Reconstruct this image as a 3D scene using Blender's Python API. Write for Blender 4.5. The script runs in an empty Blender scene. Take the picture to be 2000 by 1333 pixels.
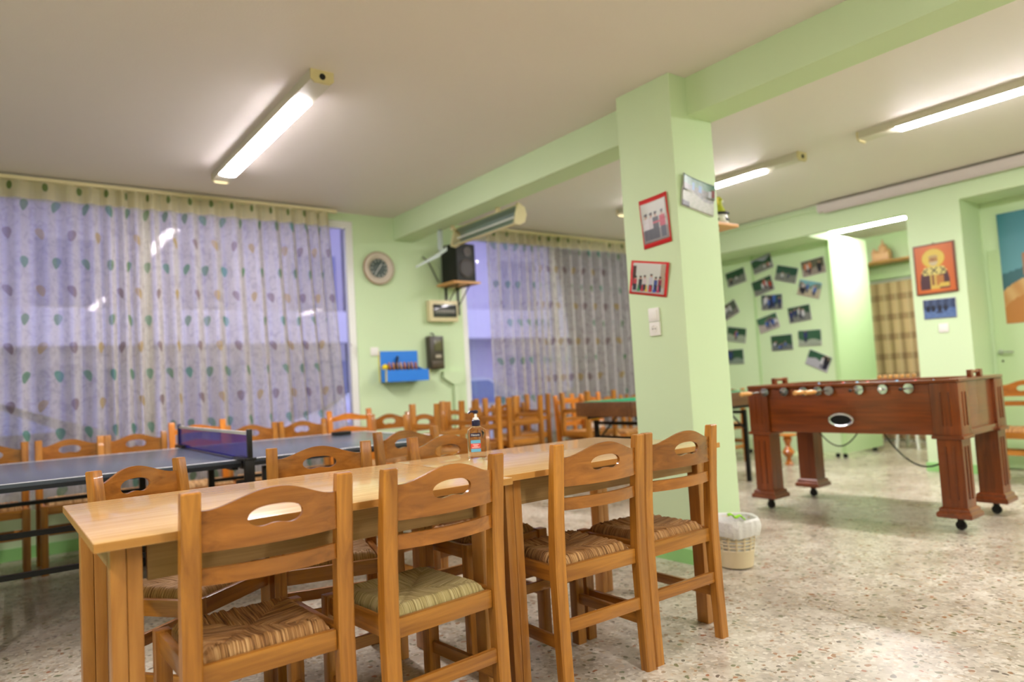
import bpy, bmesh, math, random
from mathutils import Vector, Matrix
R_ = math.radians
PI = math.pi
random.seed(7)
S = bpy.context.scene
C = S.collection

# ---------------------------------------------------------------- camera, world, exposure
f_px, yaw, pitch, roll, eye = 1363.9, .6455, .0595, -.0568, 1.09
F = Vector((math.sin(yaw)*math.cos(pitch), math.cos(yaw)*math.cos(pitch), math.sin(pitch)))
Rt = Vector((math.cos(yaw), -math.sin(yaw), 0))
Up = Rt.cross(F)
c_, s_ = math.cos(roll), math.sin(roll)
R2 = c_*Rt + s_*Up
U2 = -s_*Rt + c_*Up
cam_d = bpy.data.cameras.new('camera')
cam = bpy.data.objects.new('camera', cam_d)
C.objects.link(cam)
cam_d.sensor_width = 36
cam_d.lens = f_px*36/2000
cam_d.clip_start = .05
M3 = Matrix((R2, U2, -F)).transposed()
cam.matrix_world = Matrix.Translation((0, 0, eye)) @ M3.to_4x4()
cam_d.dof.use_dof = True
cam_d.dof.focus_distance = 2.35
cam_d.dof.aperture_fstop = 1.5
S.camera = cam
S.view_settings.view_transform = 'Standard'
S.view_settings.look = 'None'
S.view_settings.gamma = 1
S.view_settings.exposure = 1.5
S.view_settings.use_curve_mapping = False
w = bpy.data.worlds.new('dusk sky')
S.world = w
w.use_nodes = True
bg = w.node_tree.nodes['Background']
bg.inputs[0].default_value = (.37, .375, .72, 1)
bg.inputs[1].default_value = .95
LAMP = 44.0

# ---------------------------------------------------------------- materials
def srgb(r, g, b):
    f = lambda c: (c/255/12.92) if c/255 <= .04045 else ((c/255+.055)/1.055)**2.4
    return (f(r), f(g), f(b), 1)

def mat(name, col, rough=.5, metal=0, spec=.5, emit=None, estr=0, coat=0):
    m = bpy.data.materials.new(name); m.use_nodes = True
    b = m.node_tree.nodes['Principled BSDF']
    b.inputs['Base Color'].default_value = col
    b.inputs['Roughness'].default_value = rough
    b.inputs['Metallic'].default_value = metal
    b.inputs['Specular IOR Level'].default_value = spec
    b.inputs['Coat Weight'].default_value = coat
    if emit:
        b.inputs['Emission Color'].default_value = emit
        b.inputs['Emission Strength'].default_value = estr
    return m

class N:
    def __init__(s, m): s.m = m; s.t = m.node_tree; s.b = s.t.nodes.get('Principled BSDF')
    def n(s, typ, **k):
        x = s.t.nodes.new(typ)
        for a, v in k.items(): setattr(x, a, v)
        return x
    def l(s, a, b): s.t.links.new(a, b)
    def math(s, op, a, b=None, c=None, clamp=False):
        x = s.n('ShaderNodeMath', operation=op); x.use_clamp = clamp
        for i, v in enumerate((a, b, c)):
            if v is None: continue
            if isinstance(v, (int, float)): x.inputs[i].default_value = v
            else: s.l(v, x.inputs[i])
        return x.outputs[0]
    def ramp(s, fac, stops, interp='LINEAR'):
        x = s.n('ShaderNodeValToRGB'); x.color_ramp.interpolation = interp
        el = x.color_ramp.elements
        while len(el) < len(stops): el.new(.5)
        for e, (p, c) in zip(el, stops): e.position = p; e.color = c
        s.l(fac, x.inputs[0]); return x.outputs[0]
    def mix(s, fac, a, b, blend='MIX'):
        x = s.n('ShaderNodeMix', data_type='RGBA', blend_type=blend)
        for sock, v in ((x.inputs[0], fac), (x.inputs[6], a), (x.inputs[7], b)):
            if isinstance(v, (int, float)): sock.default_value = v
            elif isinstance(v, tuple): sock.default_value = v
            else: s.l(v, sock)
        return x.outputs[2]
    def coord(s, kind='Object', scale=(1, 1, 1), rnd=0):
        tc = s.n('ShaderNodeTexCoord'); mp = s.n('ShaderNodeMapping')
        s.l(tc.outputs[kind], mp.inputs[0]); mp.inputs['Scale'].default_value = scale
        if rnd:
            oi = s.n('ShaderNodeObjectInfo'); v = s.math('MULTIPLY', oi.outputs['Random'], rnd)
            cb = s.n('ShaderNodeCombineXYZ')
            for i in range(3): s.l(v, cb.inputs[i])
            s.l(cb.outputs[0], mp.inputs['Location'])
        return mp.outputs[0]
    def noise(s, vec, scale=5, detail=3, rough=.5, dist=0):
        x = s.n('ShaderNodeTexNoise'); x.inputs['Scale'].default_value = scale
        x.inputs['Detail'].default_value = detail; x.inputs['Roughness'].default_value = rough
        x.inputs['Distortion'].default_value = dist
        s.l(vec, x.inputs['Vector']); return x.outputs[0]
    def bump(s, h, st=.2, d=.01):
        x = s.n('ShaderNodeBump'); x.inputs['Strength'].default_value = st; x.inputs['Distance'].default_value = d
        s.l(h, x.inputs['Height']); s.l(x.outputs[0], s.b.inputs['Normal'])

def wood(name, dark, light, axis, rough=.32, coat=.25, fine=1.0, contrast=.7):
    m = mat(name, light, rough, coat=coat); k = N(m)
    sc = [26*fine]*3; sc[axis] = 1.6
    v = k.coord(scale=tuple(sc), rnd=37)
    n1 = k.noise(v, 1.4, 5, .6, .8)
    sc2 = [5.]*3; sc2[axis] = .8
    n2 = k.noise(k.coord(scale=tuple(sc2), rnd=11), 1.2, 2)
    h = k.math('ADD', k.math('MULTIPLY', n1, .6), k.math('MULTIPLY', n2, .4))
    lo, hi = .5-.16/contrast*.7, .5+.16/contrast*.7
    col = k.ramp(h, [(lo, dark), (hi, light)])
    oi = k.n('ShaderNodeObjectInfo')
    hs = k.n('ShaderNodeHueSaturation'); k.l(col, hs.inputs['Color'])
    k.l(k.math('ADD', k.math('MULTIPLY', oi.outputs['Random'], .22), .89), hs.inputs['Value'])
    k.l(hs.outputs[0], k.b.inputs['Base Color'])
    k.bump(n1, .05, .004)
    return m

W_D, W_L = srgb(128, 74, 20), srgb(200, 134, 50)
wood_v = wood('beech vertical grain', W_D, W_L, 2)
wood_x = wood('beech cross grain', W_D, W_L, 0)
wood_y = wood('beech depth grain', W_D, W_L, 1)
splat_m = wood('bent beech plywood', srgb(124, 70, 18), srgb(180, 112, 40), 0, .26, .4)
O_D, O_L = srgb(176, 96, 22), srgb(222, 138, 44)
orange_v = wood('orange beech vertical', O_D, O_L, 2)
orange_x = wood('orange beech cross', O_D, O_L, 0)
top_m = wood('light oak laminate', srgb(214, 168, 104), srgb(236, 198, 140), 0, .22, .35, 1.6, .9)
edge_m = wood('oak edge band', srgb(180, 124, 56), srgb(200, 146, 74), 0, .35, .1)
apron_m = wood('olive oak apron', srgb(134, 102, 54), srgb(172, 138, 82), 0, .5, 0, 2.0)
tleg_m = wood('table leg beech', srgb(158, 98, 38), srgb(204, 144, 68), 2, .35, .2, .6)
mahog_v = wood('mahogany vertical', srgb(84, 34, 6), srgb(140, 66, 16), 2, .32, .15, 1, .6)
mahog_y = wood('mahogany lengthwise', srgb(86, 36, 6), srgb(144, 68, 16), 1, .32, .15, 1, .6)
mahog_x = wood('mahogany end panel', srgb(98, 42, 12), srgb(142, 68, 28), 0, .3, .4, 1, .6)
handle_m = wood('pale turned wood', srgb(196, 132, 62), srgb(228, 172, 104), 0, .3, .3)
shelf_m = wood('pine shelf', srgb(200, 140, 76), srgb(226, 170, 106), 0, .45, .1)

def painted(name, col, bumpy=.25, rough=.55):
    m = mat(name, col, rough, spec=.3); k = N(m)
    v = k.coord('Object')
    n = k.noise(v, 90, 3); n2 = k.noise(v, 1.3, 3)
    c = k.mix(k.math('MULTIPLY', n2, .25), col, tuple(x*.86 for x in col[:3])+(1,))
    k.l(c, k.b.inputs['Base Color']); k.bump(n, bumpy, .002)
    return m
green_m = painted('pale green wall paint', srgb(209, 230, 187))
greenb_m = painted('mid green skirting paint', srgb(150, 206, 128))
greend_m = painted('green door paint', srgb(190, 214, 164), .05, .4)
ceil_m = painted('warm white ceiling paint', srgb(234, 226, 219))
white_m = mat('white plastic', srgb(236, 234, 228), .35)
frame_m = mat('white window frame', srgb(236, 236, 232), .3)
cream_m = mat('cream enamel', srgb(226, 212, 168), .4)
lampbody_m = mat('lamp housing grey white', srgb(214, 208, 190), .4)
yellowed_m = mat('yellowed lamp end cap', srgb(222, 208, 160), .5)
black_m = mat('black plastic', srgb(14, 14, 15), .4)
blackmet_m = mat('black steel', srgb(16, 18, 20), .35, .3)
chrome_m = mat('chrome', srgb(200, 202, 205), .18, 1)
grey_m = mat('grey plastic', srgb(140, 136, 130), .45)
dark_m = mat('dark glass', srgb(52, 54, 56), .12)
rubber_m = mat('rubber', srgb(28, 26, 25), .7)
tube_m = mat('glowing diffuser', srgb(255, 255, 255), .4, emit=(1.0, .940, .968, 1), estr=LAMP)
net_band_m = mat('white net tape', srgb(232, 228, 226), .7)

def terrazzo():
    m = mat('terrazzo', srgb(200, 190, 168), .2, spec=.5); k = N(m)
    v = k.coord('Object')
    wv = k.n('ShaderNodeTexNoise'); wv.inputs['Scale'].default_value = 18; k.l(v, wv.inputs['Vector'])
    dv = k.n('ShaderNodeVectorMath', operation='MULTIPLY_ADD'); k.l(wv.outputs['Color'], dv.inputs[0])
    dv.inputs[1].default_value = (.05, .05, 0); k.l(v, dv.inputs[2])
    def vor(scale, feat='F1'):
        x = k.n('ShaderNodeTexVoronoi', feature=feat); x.inputs['Scale'].default_value = scale
        k.l(dv.outputs[0], x.inputs['Vector']); return x
    base = k.ramp(k.noise(v, 9, 6, .65), [(.3, srgb(166, 154, 136)), (.5, srgb(200, 190, 172)), (.7, srgb(222, 215, 200))])
    small = vor(52); c1 = k.n('ShaderNodeSeparateColor'); k.l(small.outputs['Color'], c1.inputs[0])
    chip1 = k.ramp(c1.outputs[0], [(0, srgb(152, 142, 124)), (.2, srgb(214, 206, 188)), (.42, srgb(182, 162, 132)), (.58, srgb(228, 222, 208)), (.8, srgb(170, 166, 148)), (.9, srgb(206, 186, 158))], 'CONSTANT')
    d1 = k.math('LESS_THAN', small.outputs['Distance'], .46)
    a = k.mix(k.math('MULTIPLY', d1, .7), base, chip1)
    big = vor(36); c2 = k.n('ShaderNodeSeparateColor'); k.l(big.outputs['Color'], c2.inputs[0])
    chip2 = k.ramp(c2.outputs[1], [(0, srgb(112, 110, 72)), (.25, srgb(156, 110, 64)), (.45, srgb(104, 92, 78)), (.6, srgb(166, 104, 66)), (.72, srgb(116, 124, 88)), (.86, srgb(146, 124, 92))], 'CONSTANT')
    sel = k.math('MULTIPLY', k.math('GREATER_THAN', c2.outputs[0], .64), k.math('LESS_THAN', big.outputs['Distance'], .36))
    b = k.mix(k.math('MULTIPLY', sel, .9), a, chip2)
    stain = k.ramp(k.noise(v, .9, 4, .6), [(.35, srgb(196, 190, 180)), (.62, srgb(255, 255, 255))])
    c = k.mix(.8, b, stain, 'MULTIPLY')
    k.l(c, k.b.inputs['Base Color'])
    k.l(k.math('ADD', k.math('MULTIPLY', k.noise(v, 4, 4), .18), .20), k.b.inputs['Roughness'])
    return m
terr_m = terrazzo()

def rush(name, dark, mid, light, freq):
    m = mat(name, mid, .62, spec=.35); k = N(m)
    tc = k.n('ShaderNodeTexCoord'); sp = k.n('ShaderNodeSeparateXYZ'); k.l(tc.outputs['Object'], sp.inputs[0])
    x, y = sp.outputs[0], sp.outputs[1]
    ax = k.math('ABSOLUTE', x); ay = k.math('ABSOLUTE', y)
    side = k.math('GREATER_THAN', ax, k.math('MULTIPLY', ay, 1.05))
    along = k.math('ADD', k.math('MULTIPLY', side, x), k.math('MULTIPLY', k.math('SUBTRACT', 1, side), y))
    across = k.math('ADD', k.math('MULTIPLY', side, y), k.math('MULTIPLY', k.math('SUBTRACT', 1, side), x))
    oi = k.n('ShaderNodeObjectInfo')
    cb = k.n('ShaderNodeCombineXYZ'); k.l(k.math('MULTIPLY', across, freq), cb.inputs[0]); k.l(k.math('MULTIPLY', along, 9), cb.inputs[1])
    k.l(k.math('MULTIPLY', oi.outputs['Random'], 40), cb.inputs[2])
    n = k.noise(cb.outputs[0], 1, 3, .55, .35)
    cb2 = k.n('ShaderNodeCombineXYZ'); k.l(k.math('MULTIPLY', across, freq*.22), cb2.inputs[0]); k.l(k.math('MULTIPLY', along, 7), cb2.inputs[1])
    n2 = k.noise(cb2.outputs[0], 1, 2)
    h = k.math('ADD', k.math('MULTIPLY', n, .68), k.math('MULTIPLY', n2, .32))
    k.l(k.ramp(h, [(.36, dark), (.5, mid), (.64, light)]), k.b.inputs['Base Color'])
    k.bump(n, .8, .012)
    return m
rush_brown = rush('brown rush weave', srgb(104, 66, 30), srgb(182, 130, 74), srgb(228, 184, 126), 300)
rush_green = rush('green straw weave', srgb(150, 128, 74), srgb(204, 184, 122), srgb(234, 220, 166), 480)
rush_gold = rush('golden rush weave', srgb(134, 92, 46), srgb(204, 158, 102), srgb(236, 200, 150), 320)

# ---------------------------------------------------------------- mesh helpers
def B(): return bmesh.new()
def box(bm, x0, x1, y0, y1, z0, z1, m=None, bev=0):
    M = m or Matrix()
    vs = [bm.verts.new(M @ Vector(p)) for p in ((x0,y0,z0),(x1,y0,z0),(x1,y1,z0),(x0,y1,z0),(x0,y0,z1),(x1,y0,z1),(x1,y1,z1),(x0,y1,z1))]
    fs = [bm.faces.new([vs[i] for i in q]) for q in ((0,3,2,1),(4,5,6,7),(0,1,5,4),(1,2,6,5),(2,3,7,6),(3,0,4,7))]
    if bev:
        es = list({e for f in fs for e in f.edges})
        bmesh.ops.bevel(bm, geom=es, offset=bev, segments=2, affect='EDGES', profile=.6)
    return vs
def loft(bm, rings, cap=True, closed=True):
    rs = [[bm.verts.new(p) for p in r] for r in rings]
    n = len(rs[0])
    for a, b in zip(rs, rs[1:]):
        for i in range(n if closed else n-1):
            j = (i+1) % n
            bm.faces.new((a[i], a[j], b[j], b[i]))
    if cap and closed:
        bm.faces.new(list(reversed(rs[0]))); bm.faces.new(rs[-1])
    return rs
def circ(c, r, n, ax=2, ry=None):
    ry = r if ry is None else ry
    out = []
    for i in range(n):
        a = 2*PI*i/n; u, v = r*math.cos(a), ry*math.sin(a)
        p = [0, 0, 0]; p[(ax+1) % 3] = u; p[(ax+2) % 3] = v
        out.append(Vector(p)+Vector(c))
    return out
def lathe(bm, prof, c=(0, 0, 0), ax=2, n=20, sq=1.0):
    rings = []
    for r, h in prof:
        cc = list(c); cc[ax] += h
        rings.append(circ(cc, max(r, 1e-4), n, ax, max(r, 1e-4)*sq))
    loft(bm, rings)
def tube(bm, pts, r, n=8):
    pts = [Vector(p) for p in pts]; rings = []
    up = Vector((0, 0, 1))
    for i, p in enumerate(pts):
        d = (pts[min(i+1, len(pts)-1)]-pts[max(i-1, 0)]).normalized()
        a = d.cross(up)
        if a.length < .05: a = d.cross(Vector((1, 0, 0)))
        a.normalize(); b = a.cross(d)
        rr = r[i] if isinstance(r, (list, tuple)) else r
        rings.append([p+rr*(math.cos(2*PI*k/n)*a+math.sin(2*PI*k/n)*b) for k in range(n)])
    loft(bm, rings)
def prism(bm, pts, y0, y1, ax=1):
    def P(p, d):
        q = [0, 0, 0]; q[ax] = d; o = [i for i in range(3) if i != ax]
        q[o[0]], q[o[1]] = p; return q
    loft(bm, [[P(p, y0) for p in pts], [P(p, y1) for p in pts]])
def smooth_arc(n, f): return [f(i/n) for i in range(n+1)]
def finish(bm, smooth=True):
    bmesh.ops.recalc_face_normals(bm, faces=bm.faces)
    if smooth:
        for f in bm.faces: f.smooth = True
        for e in bm.edges:
            if len(e.link_faces) == 2 and e.calc_face_angle(0) > R_(32): e.smooth = False
def obj(name, bm, m, parent=None, loc=None, rot=None, smooth=True):
    finish(bm, smooth)
    me = bpy.data.meshes.new(name); bm.to_mesh(me); bm.free()
    for x in (m if isinstance(m, (list, tuple)) else [m]): me.materials.append(x)
    o = bpy.data.objects.new(name, me); C.objects.link(o)
    if parent: o.parent = parent
    if loc: o.location = loc
    if rot: o.rotation_euler = rot
    return o
def thing(name, label, cat, loc=(0, 0, 0), rz=0, group=None, rot=None):
    o = bpy.data.objects.new(name, None); C.objects.link(o)
    o.empty_display_size = .1
    o.location = loc; o.rotation_euler = rot or (0, 0, rz)
    o['label'] = label; o['category'] = cat
    if group: o['group'] = group
    return o
def tag(o, label, cat, group=None, kind=None):
    o['label'] = label; o['category'] = cat
    if group: o['group'] = group
    if kind: o['kind'] = kind
    return o
def struct(name, bm, m, label=None, parent=None):
    o = obj(name, bm, m, parent, smooth=False)
    if not parent:
        o['kind'] = 'structure'
        if label: o['label'] = label
    return o
def dup(root, loc, rot, label, scale=None, seat=None, group=None):
    r = root.copy(); C.objects.link(r); r.location = loc; r.rotation_euler = rot
    if scale: r.scale = scale
    r['label'] = label
    if group: r['group'] = group
    for ch in list(root.children):
        c = ch.copy(); C.objects.link(c); c.parent = r
        if seat is not None and ch.name.split('.')[0] == 'seat': c.data = seat[ch.data.name.split('#')[0]] if isinstance(seat, dict) else seat
        for g in list(ch.children):
            d = g.copy(); C.objects.link(d); d.parent = c
    return r

H = 2.848; D = 6.364; WR = 7.326; PX = 3.197; PY = 2.584
XL, YF = -3.2, -3.4
# ---------------------------------------------------------------- the setting
bm = B(); box(bm, XL-.2, 10.2, YF-.2, D+.25, -.1, 0); struct('floor', bm, terr_m, 'speckled cream terrazzo floor')
bm = B(); box(bm, XL-.2, 10.2, YF-.2, D+.25, H, H+.12); struct('ceiling', bm, ceil_m, 'warm white ceiling')
# back wall with two wide window openings
W1 = (-2.4, 2.90, .42, 2.77); W2 = (4.14, 6.95, .42, 2.77)
bm = B()
for x0, x1, z0, z1 in ((XL-.2, W1[0], 0, H), (W1[0], W1[1], 0, W1[2]), (W1[0], W1[1], W1[3], H), (W1[1], W2[0], 0, H),
                       (W2[0], W2[1], 0, W2[2]), (W2[0], W2[1], W2[3], H), (W2[1], 10.2, 0, H)):
    box(bm, x0, x1, D, D+.22, z0, z1)
struct('wall_back', bm, green_m, 'pale green wall with two wide windows')
bm = B(); box(bm, XL-.2, XL, YF, D, 0, H); struct('wall_left', bm, green_m)
bm = B(); box(bm, XL-.2, 10.2, YF-.2, YF, 0, H); struct('wall_front', bm, green_m)
# right wall: beam-like lintel, pier with the icon, door alcove, passage
bm = B()
box(bm, WR, WR+.545, 4.19, D, 2.545, H)          # lintel over the partitions
box(bm, WR, WR+.06, 3.10, 4.19, 2.545, H)        # lintel over the passage
box(bm, WR, WR+.42, 2.62, 3.10, 0, H)           # pier
box(bm, WR, WR+.46, 1.10, 2.62, 2.577, H)       # lintel over door alcove
box(bm, WR+.47, WR+.62, 1.10, 2.62, 0, H)       # alcove back
box(bm, WR, WR+.62, YF, 1.10, 0, H)
box(bm, WR+.42, 10.1, 2.62, 2.90, 0, H)          # passage near side wall
box(bm, 9.95, 10.15, 2.9, 4.02, 0, H)
box(bm, 9.95, 10.15, 4.95, D, 0, H)
box(bm, 9.95, 10.15, 4.02, 4.95, 2.30, H)
struct('wall_right', bm, green_m, 'pale green wall with a pier, an alcove and a passage')
bm = B(); box(bm, 9.9, 9.97, 3.95, 5.05, 2.22, 2.31, bev=.004); struct('trim_1', bm, green_m, 'green door head rail in the passage')
bm = B()
box(bm, WR-.014, WR+.43, 2.606, 3.114, 0, .085)
struct('baseboard_right', bm, greenb_m, 'mid green skirting band around the pier')
bm = B(); box(bm, XL, W2[0]-.01, D-.012, D, 0, .09); box(bm, W2[0], 8, D-.012, D, 0, .09); struct('baseboard_back', bm, greenb_m)
# pillar and beam
bm = B(); box(bm, PX, 3.57, PY, 3.01, 0, H); struct('pillar', bm, green_m, 'square pale green pillar carrying the beam')
bm = B(); box(bm, PX-.012, 3.582, PY-.012, 3.022, 0, .083); struct('baseboard_pillar', bm, greenb_m, 'mid green skirting band around the pillar')
bm = B(); box(bm, 3.347, 3.575, YF, PY, 2.617, H); box(bm, 3.347, 3.575, 3.01, D, 2.617, H); struct('beam', bm, green_m, 'pale green ceiling beam running to the back wall')

# windows
glass_m = bpy.data.materials.new('window glass'); glass_m.use_nodes = True
k = N(glass_m); k.t.nodes.remove(k.b)
tr = k.n('ShaderNodeBsdfTransparent'); gl = k.n('ShaderNodeBsdfGlossy'); gl.inputs['Roughness'].default_value = .02
fr = k.n('ShaderNodeFresnel'); fr.inputs[0].default_value = 1.5; mx = k.n('ShaderNodeMixShader')
k.l(fr.outputs[0], mx.inputs[0]); k.l(tr.outputs[0], mx.inputs[1]); k.l(gl.outputs[0], mx.inputs[2])
k.l(mx.outputs[0], k.t.nodes['Material Output'].inputs[0])
def window(name, r, mull, label):
    x0, x1, z0, z1 = r; y0, y1 = D+.01, D+.09
    bm = B()
    box(bm, x0, x1, y0, y1, z1-.07, z1, bev=.004); box(bm, x0, x1, y0, y1, z0, z0+.07, bev=.004)
    box(bm, x0, x0+.07, y0, y1, z0+.07, z1-.07, bev=.004); box(bm, x1-.07, x1, y0, y1, z0+.07, z1-.07, bev=.004)
    for mxx in mull: box(bm, mxx-.035, mxx+.035, y0, y1, z0+.07, z1-.07, bev=.004)
    w = struct(name, bm, frame_m, label)
    bm = B(); box(bm, x0+.06, x1-.06, D+.045, D+.051, z0+.06, z1-.06); obj('pane', bm, glass_m, w, smooth=False)
    return w
window('window_1', W1, (-.9, 1.06), 'wide white framed window left of the clock')
window('window_2', W2, (5.5,), 'wide white framed window behind the stacked chairs')
bm = B(); lathe(bm, [(.012, 0), (.012, .02), (.007, .025)], (0, 0, 0), 1, 12); box(bm, -.009, .009, -.022, -.012, -.09, .012, bev=.003)
wh = obj('window_handle', bm, white_m, bpy.data.objects['window_1'], (2.84, D-.012, 1.55))

# passage doorway: dark room behind the plaid curtain
bm = B(); box(bm, 10.9, 10.95, 3.6, 5.4, 0, H); box(bm, 10.15, 10.95, 3.5, 3.6, 0, H); box(bm, 10.15, 10.95, 5.4, 5.5, 0, H); box(bm, 10.15, 10.95, 3.5, 5.5, H-.1, H); box(bm, 10.15, 10.95, 3.5, 5.5, -.1, 0)
struct('wall_passage', bm, green_m, 'green walls of the room behind the plaid curtain')

# ---------------------------------------------------------------- outside (street at dusk)
asph = mat('asphalt', srgb(150, 150, 162), .8)
bm = B(); box(bm, -30, 40, D+.25, 40, -.35, -.25); tag(struct('street_ground', bm, asph), 'street outside the windows', 'ground')
bpy.data.objects['street_ground']['kind'] = 'structure'
fac_m = mat('pale facade', srgb(214, 208, 214), .8); slab_m = mat('balcony slab', srgb(236, 230, 232), .7); fwin_m = mat('dark facade window', srgb(140, 140, 176), .2)
lit_m = mat('lit facade window', srgb(255, 240, 220), .5, emit=(1, .86, .8, 1), estr=1.6)
def building(x0, x1, y, h, label):
    t = thing('apartment_building', label, 'building', ((x0+x1)/2, y, -.3))
    w2 = (x1-x0)/2
    bm = B(); box(bm, -w2, w2, 0, 6, 0, h); obj('facade', bm, fac_m, t, smooth=False)
    fl = 0
    z = 2.6
    while z < h-1:
        bm = B(); box(bm, -w2+.3, w2-.3, -1.0, -.001, z, z+.16); box(bm, -w2+.3, w2-.3, -1.0, -.93, z+.16, z+.75); obj('balcony', bm, slab_m, t, smooth=False)
        for i in range(int((x1-x0)/2.6)):
            xx = -w2+1.2+i*2.6
            bm = B(); box(bm, xx, xx+1.2, -.05, .02, z+.9, z+2.3); obj('facade_window', bm, fwin_m, t, smooth=False)
        z += 3.0
    for i in range(int((x1-x0)/2.6)):
        xx = -w2+1.2+i*2.6
        bm = B(); box(bm, xx, xx+1.4, -.05, .02, .6, 2.2); obj('facade_window', bm, fwin_m, t, smooth=False)
    return t
building(-16, 7.4, 17, 12, 'pale apartment block with balconies seen through the left window')
building(7.9, 26, 16, 14, 'pale apartment block seen through the window behind the stacked chairs')
carw = mat('white car paint', srgb(235, 236, 240), .25, coat=.6); card = mat('dark blue car paint', srgb(52, 56, 110), .25, coat=.6); carg = mat('car glass', srgb(150, 165, 215), .08)
def car(loc, rz, m, label):
    t = thing('parked_car', label, 'car', loc, rz)
    prof = [(-2.1, .35), (-2.15, .8), (-1.7, .95), (-1.25, 1.02), (-.6, 1.42), (.7, 1.45), (1.5, 1.05), (2.0, .95), (2.15, .7), (2.1, .35)]
    bm = B(); prism(bm, prof, -.85, .85); bmesh.ops.bevel(bm, geom=[e for e in bm.edges], offset=.06, segments=2, affect='EDGES'); obj('body', bm, m, t)
    bm = B(); prism(bm, [(-1.1, 1.04), (-.55, 1.38), (.65, 1.4), (1.3, 1.08)], -.862, .862); obj('side_glass', bm, carg, t)
    for x in (-1.35, 1.35):
        for y in (-.8, .8):
            bm = B(); lathe(bm, [(.2, -.1), (.32, -.09), (.32, .09), (.2, .1)], (x, y, .32), 1, 18); obj('wheel', bm, rubber_m, t)
    return t
car((5.2, 9.3, -.25), R_(4), carw, 'white car parked outside the window behind the stacked chairs')
car((10.3, 9.6, -.25), R_(3), card, 'dark blue car parked outside, rightmost in the street')
car((-.6, 10.2, -.25), R_(-3), card, 'dark blue car parked outside the wide left window')

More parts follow.
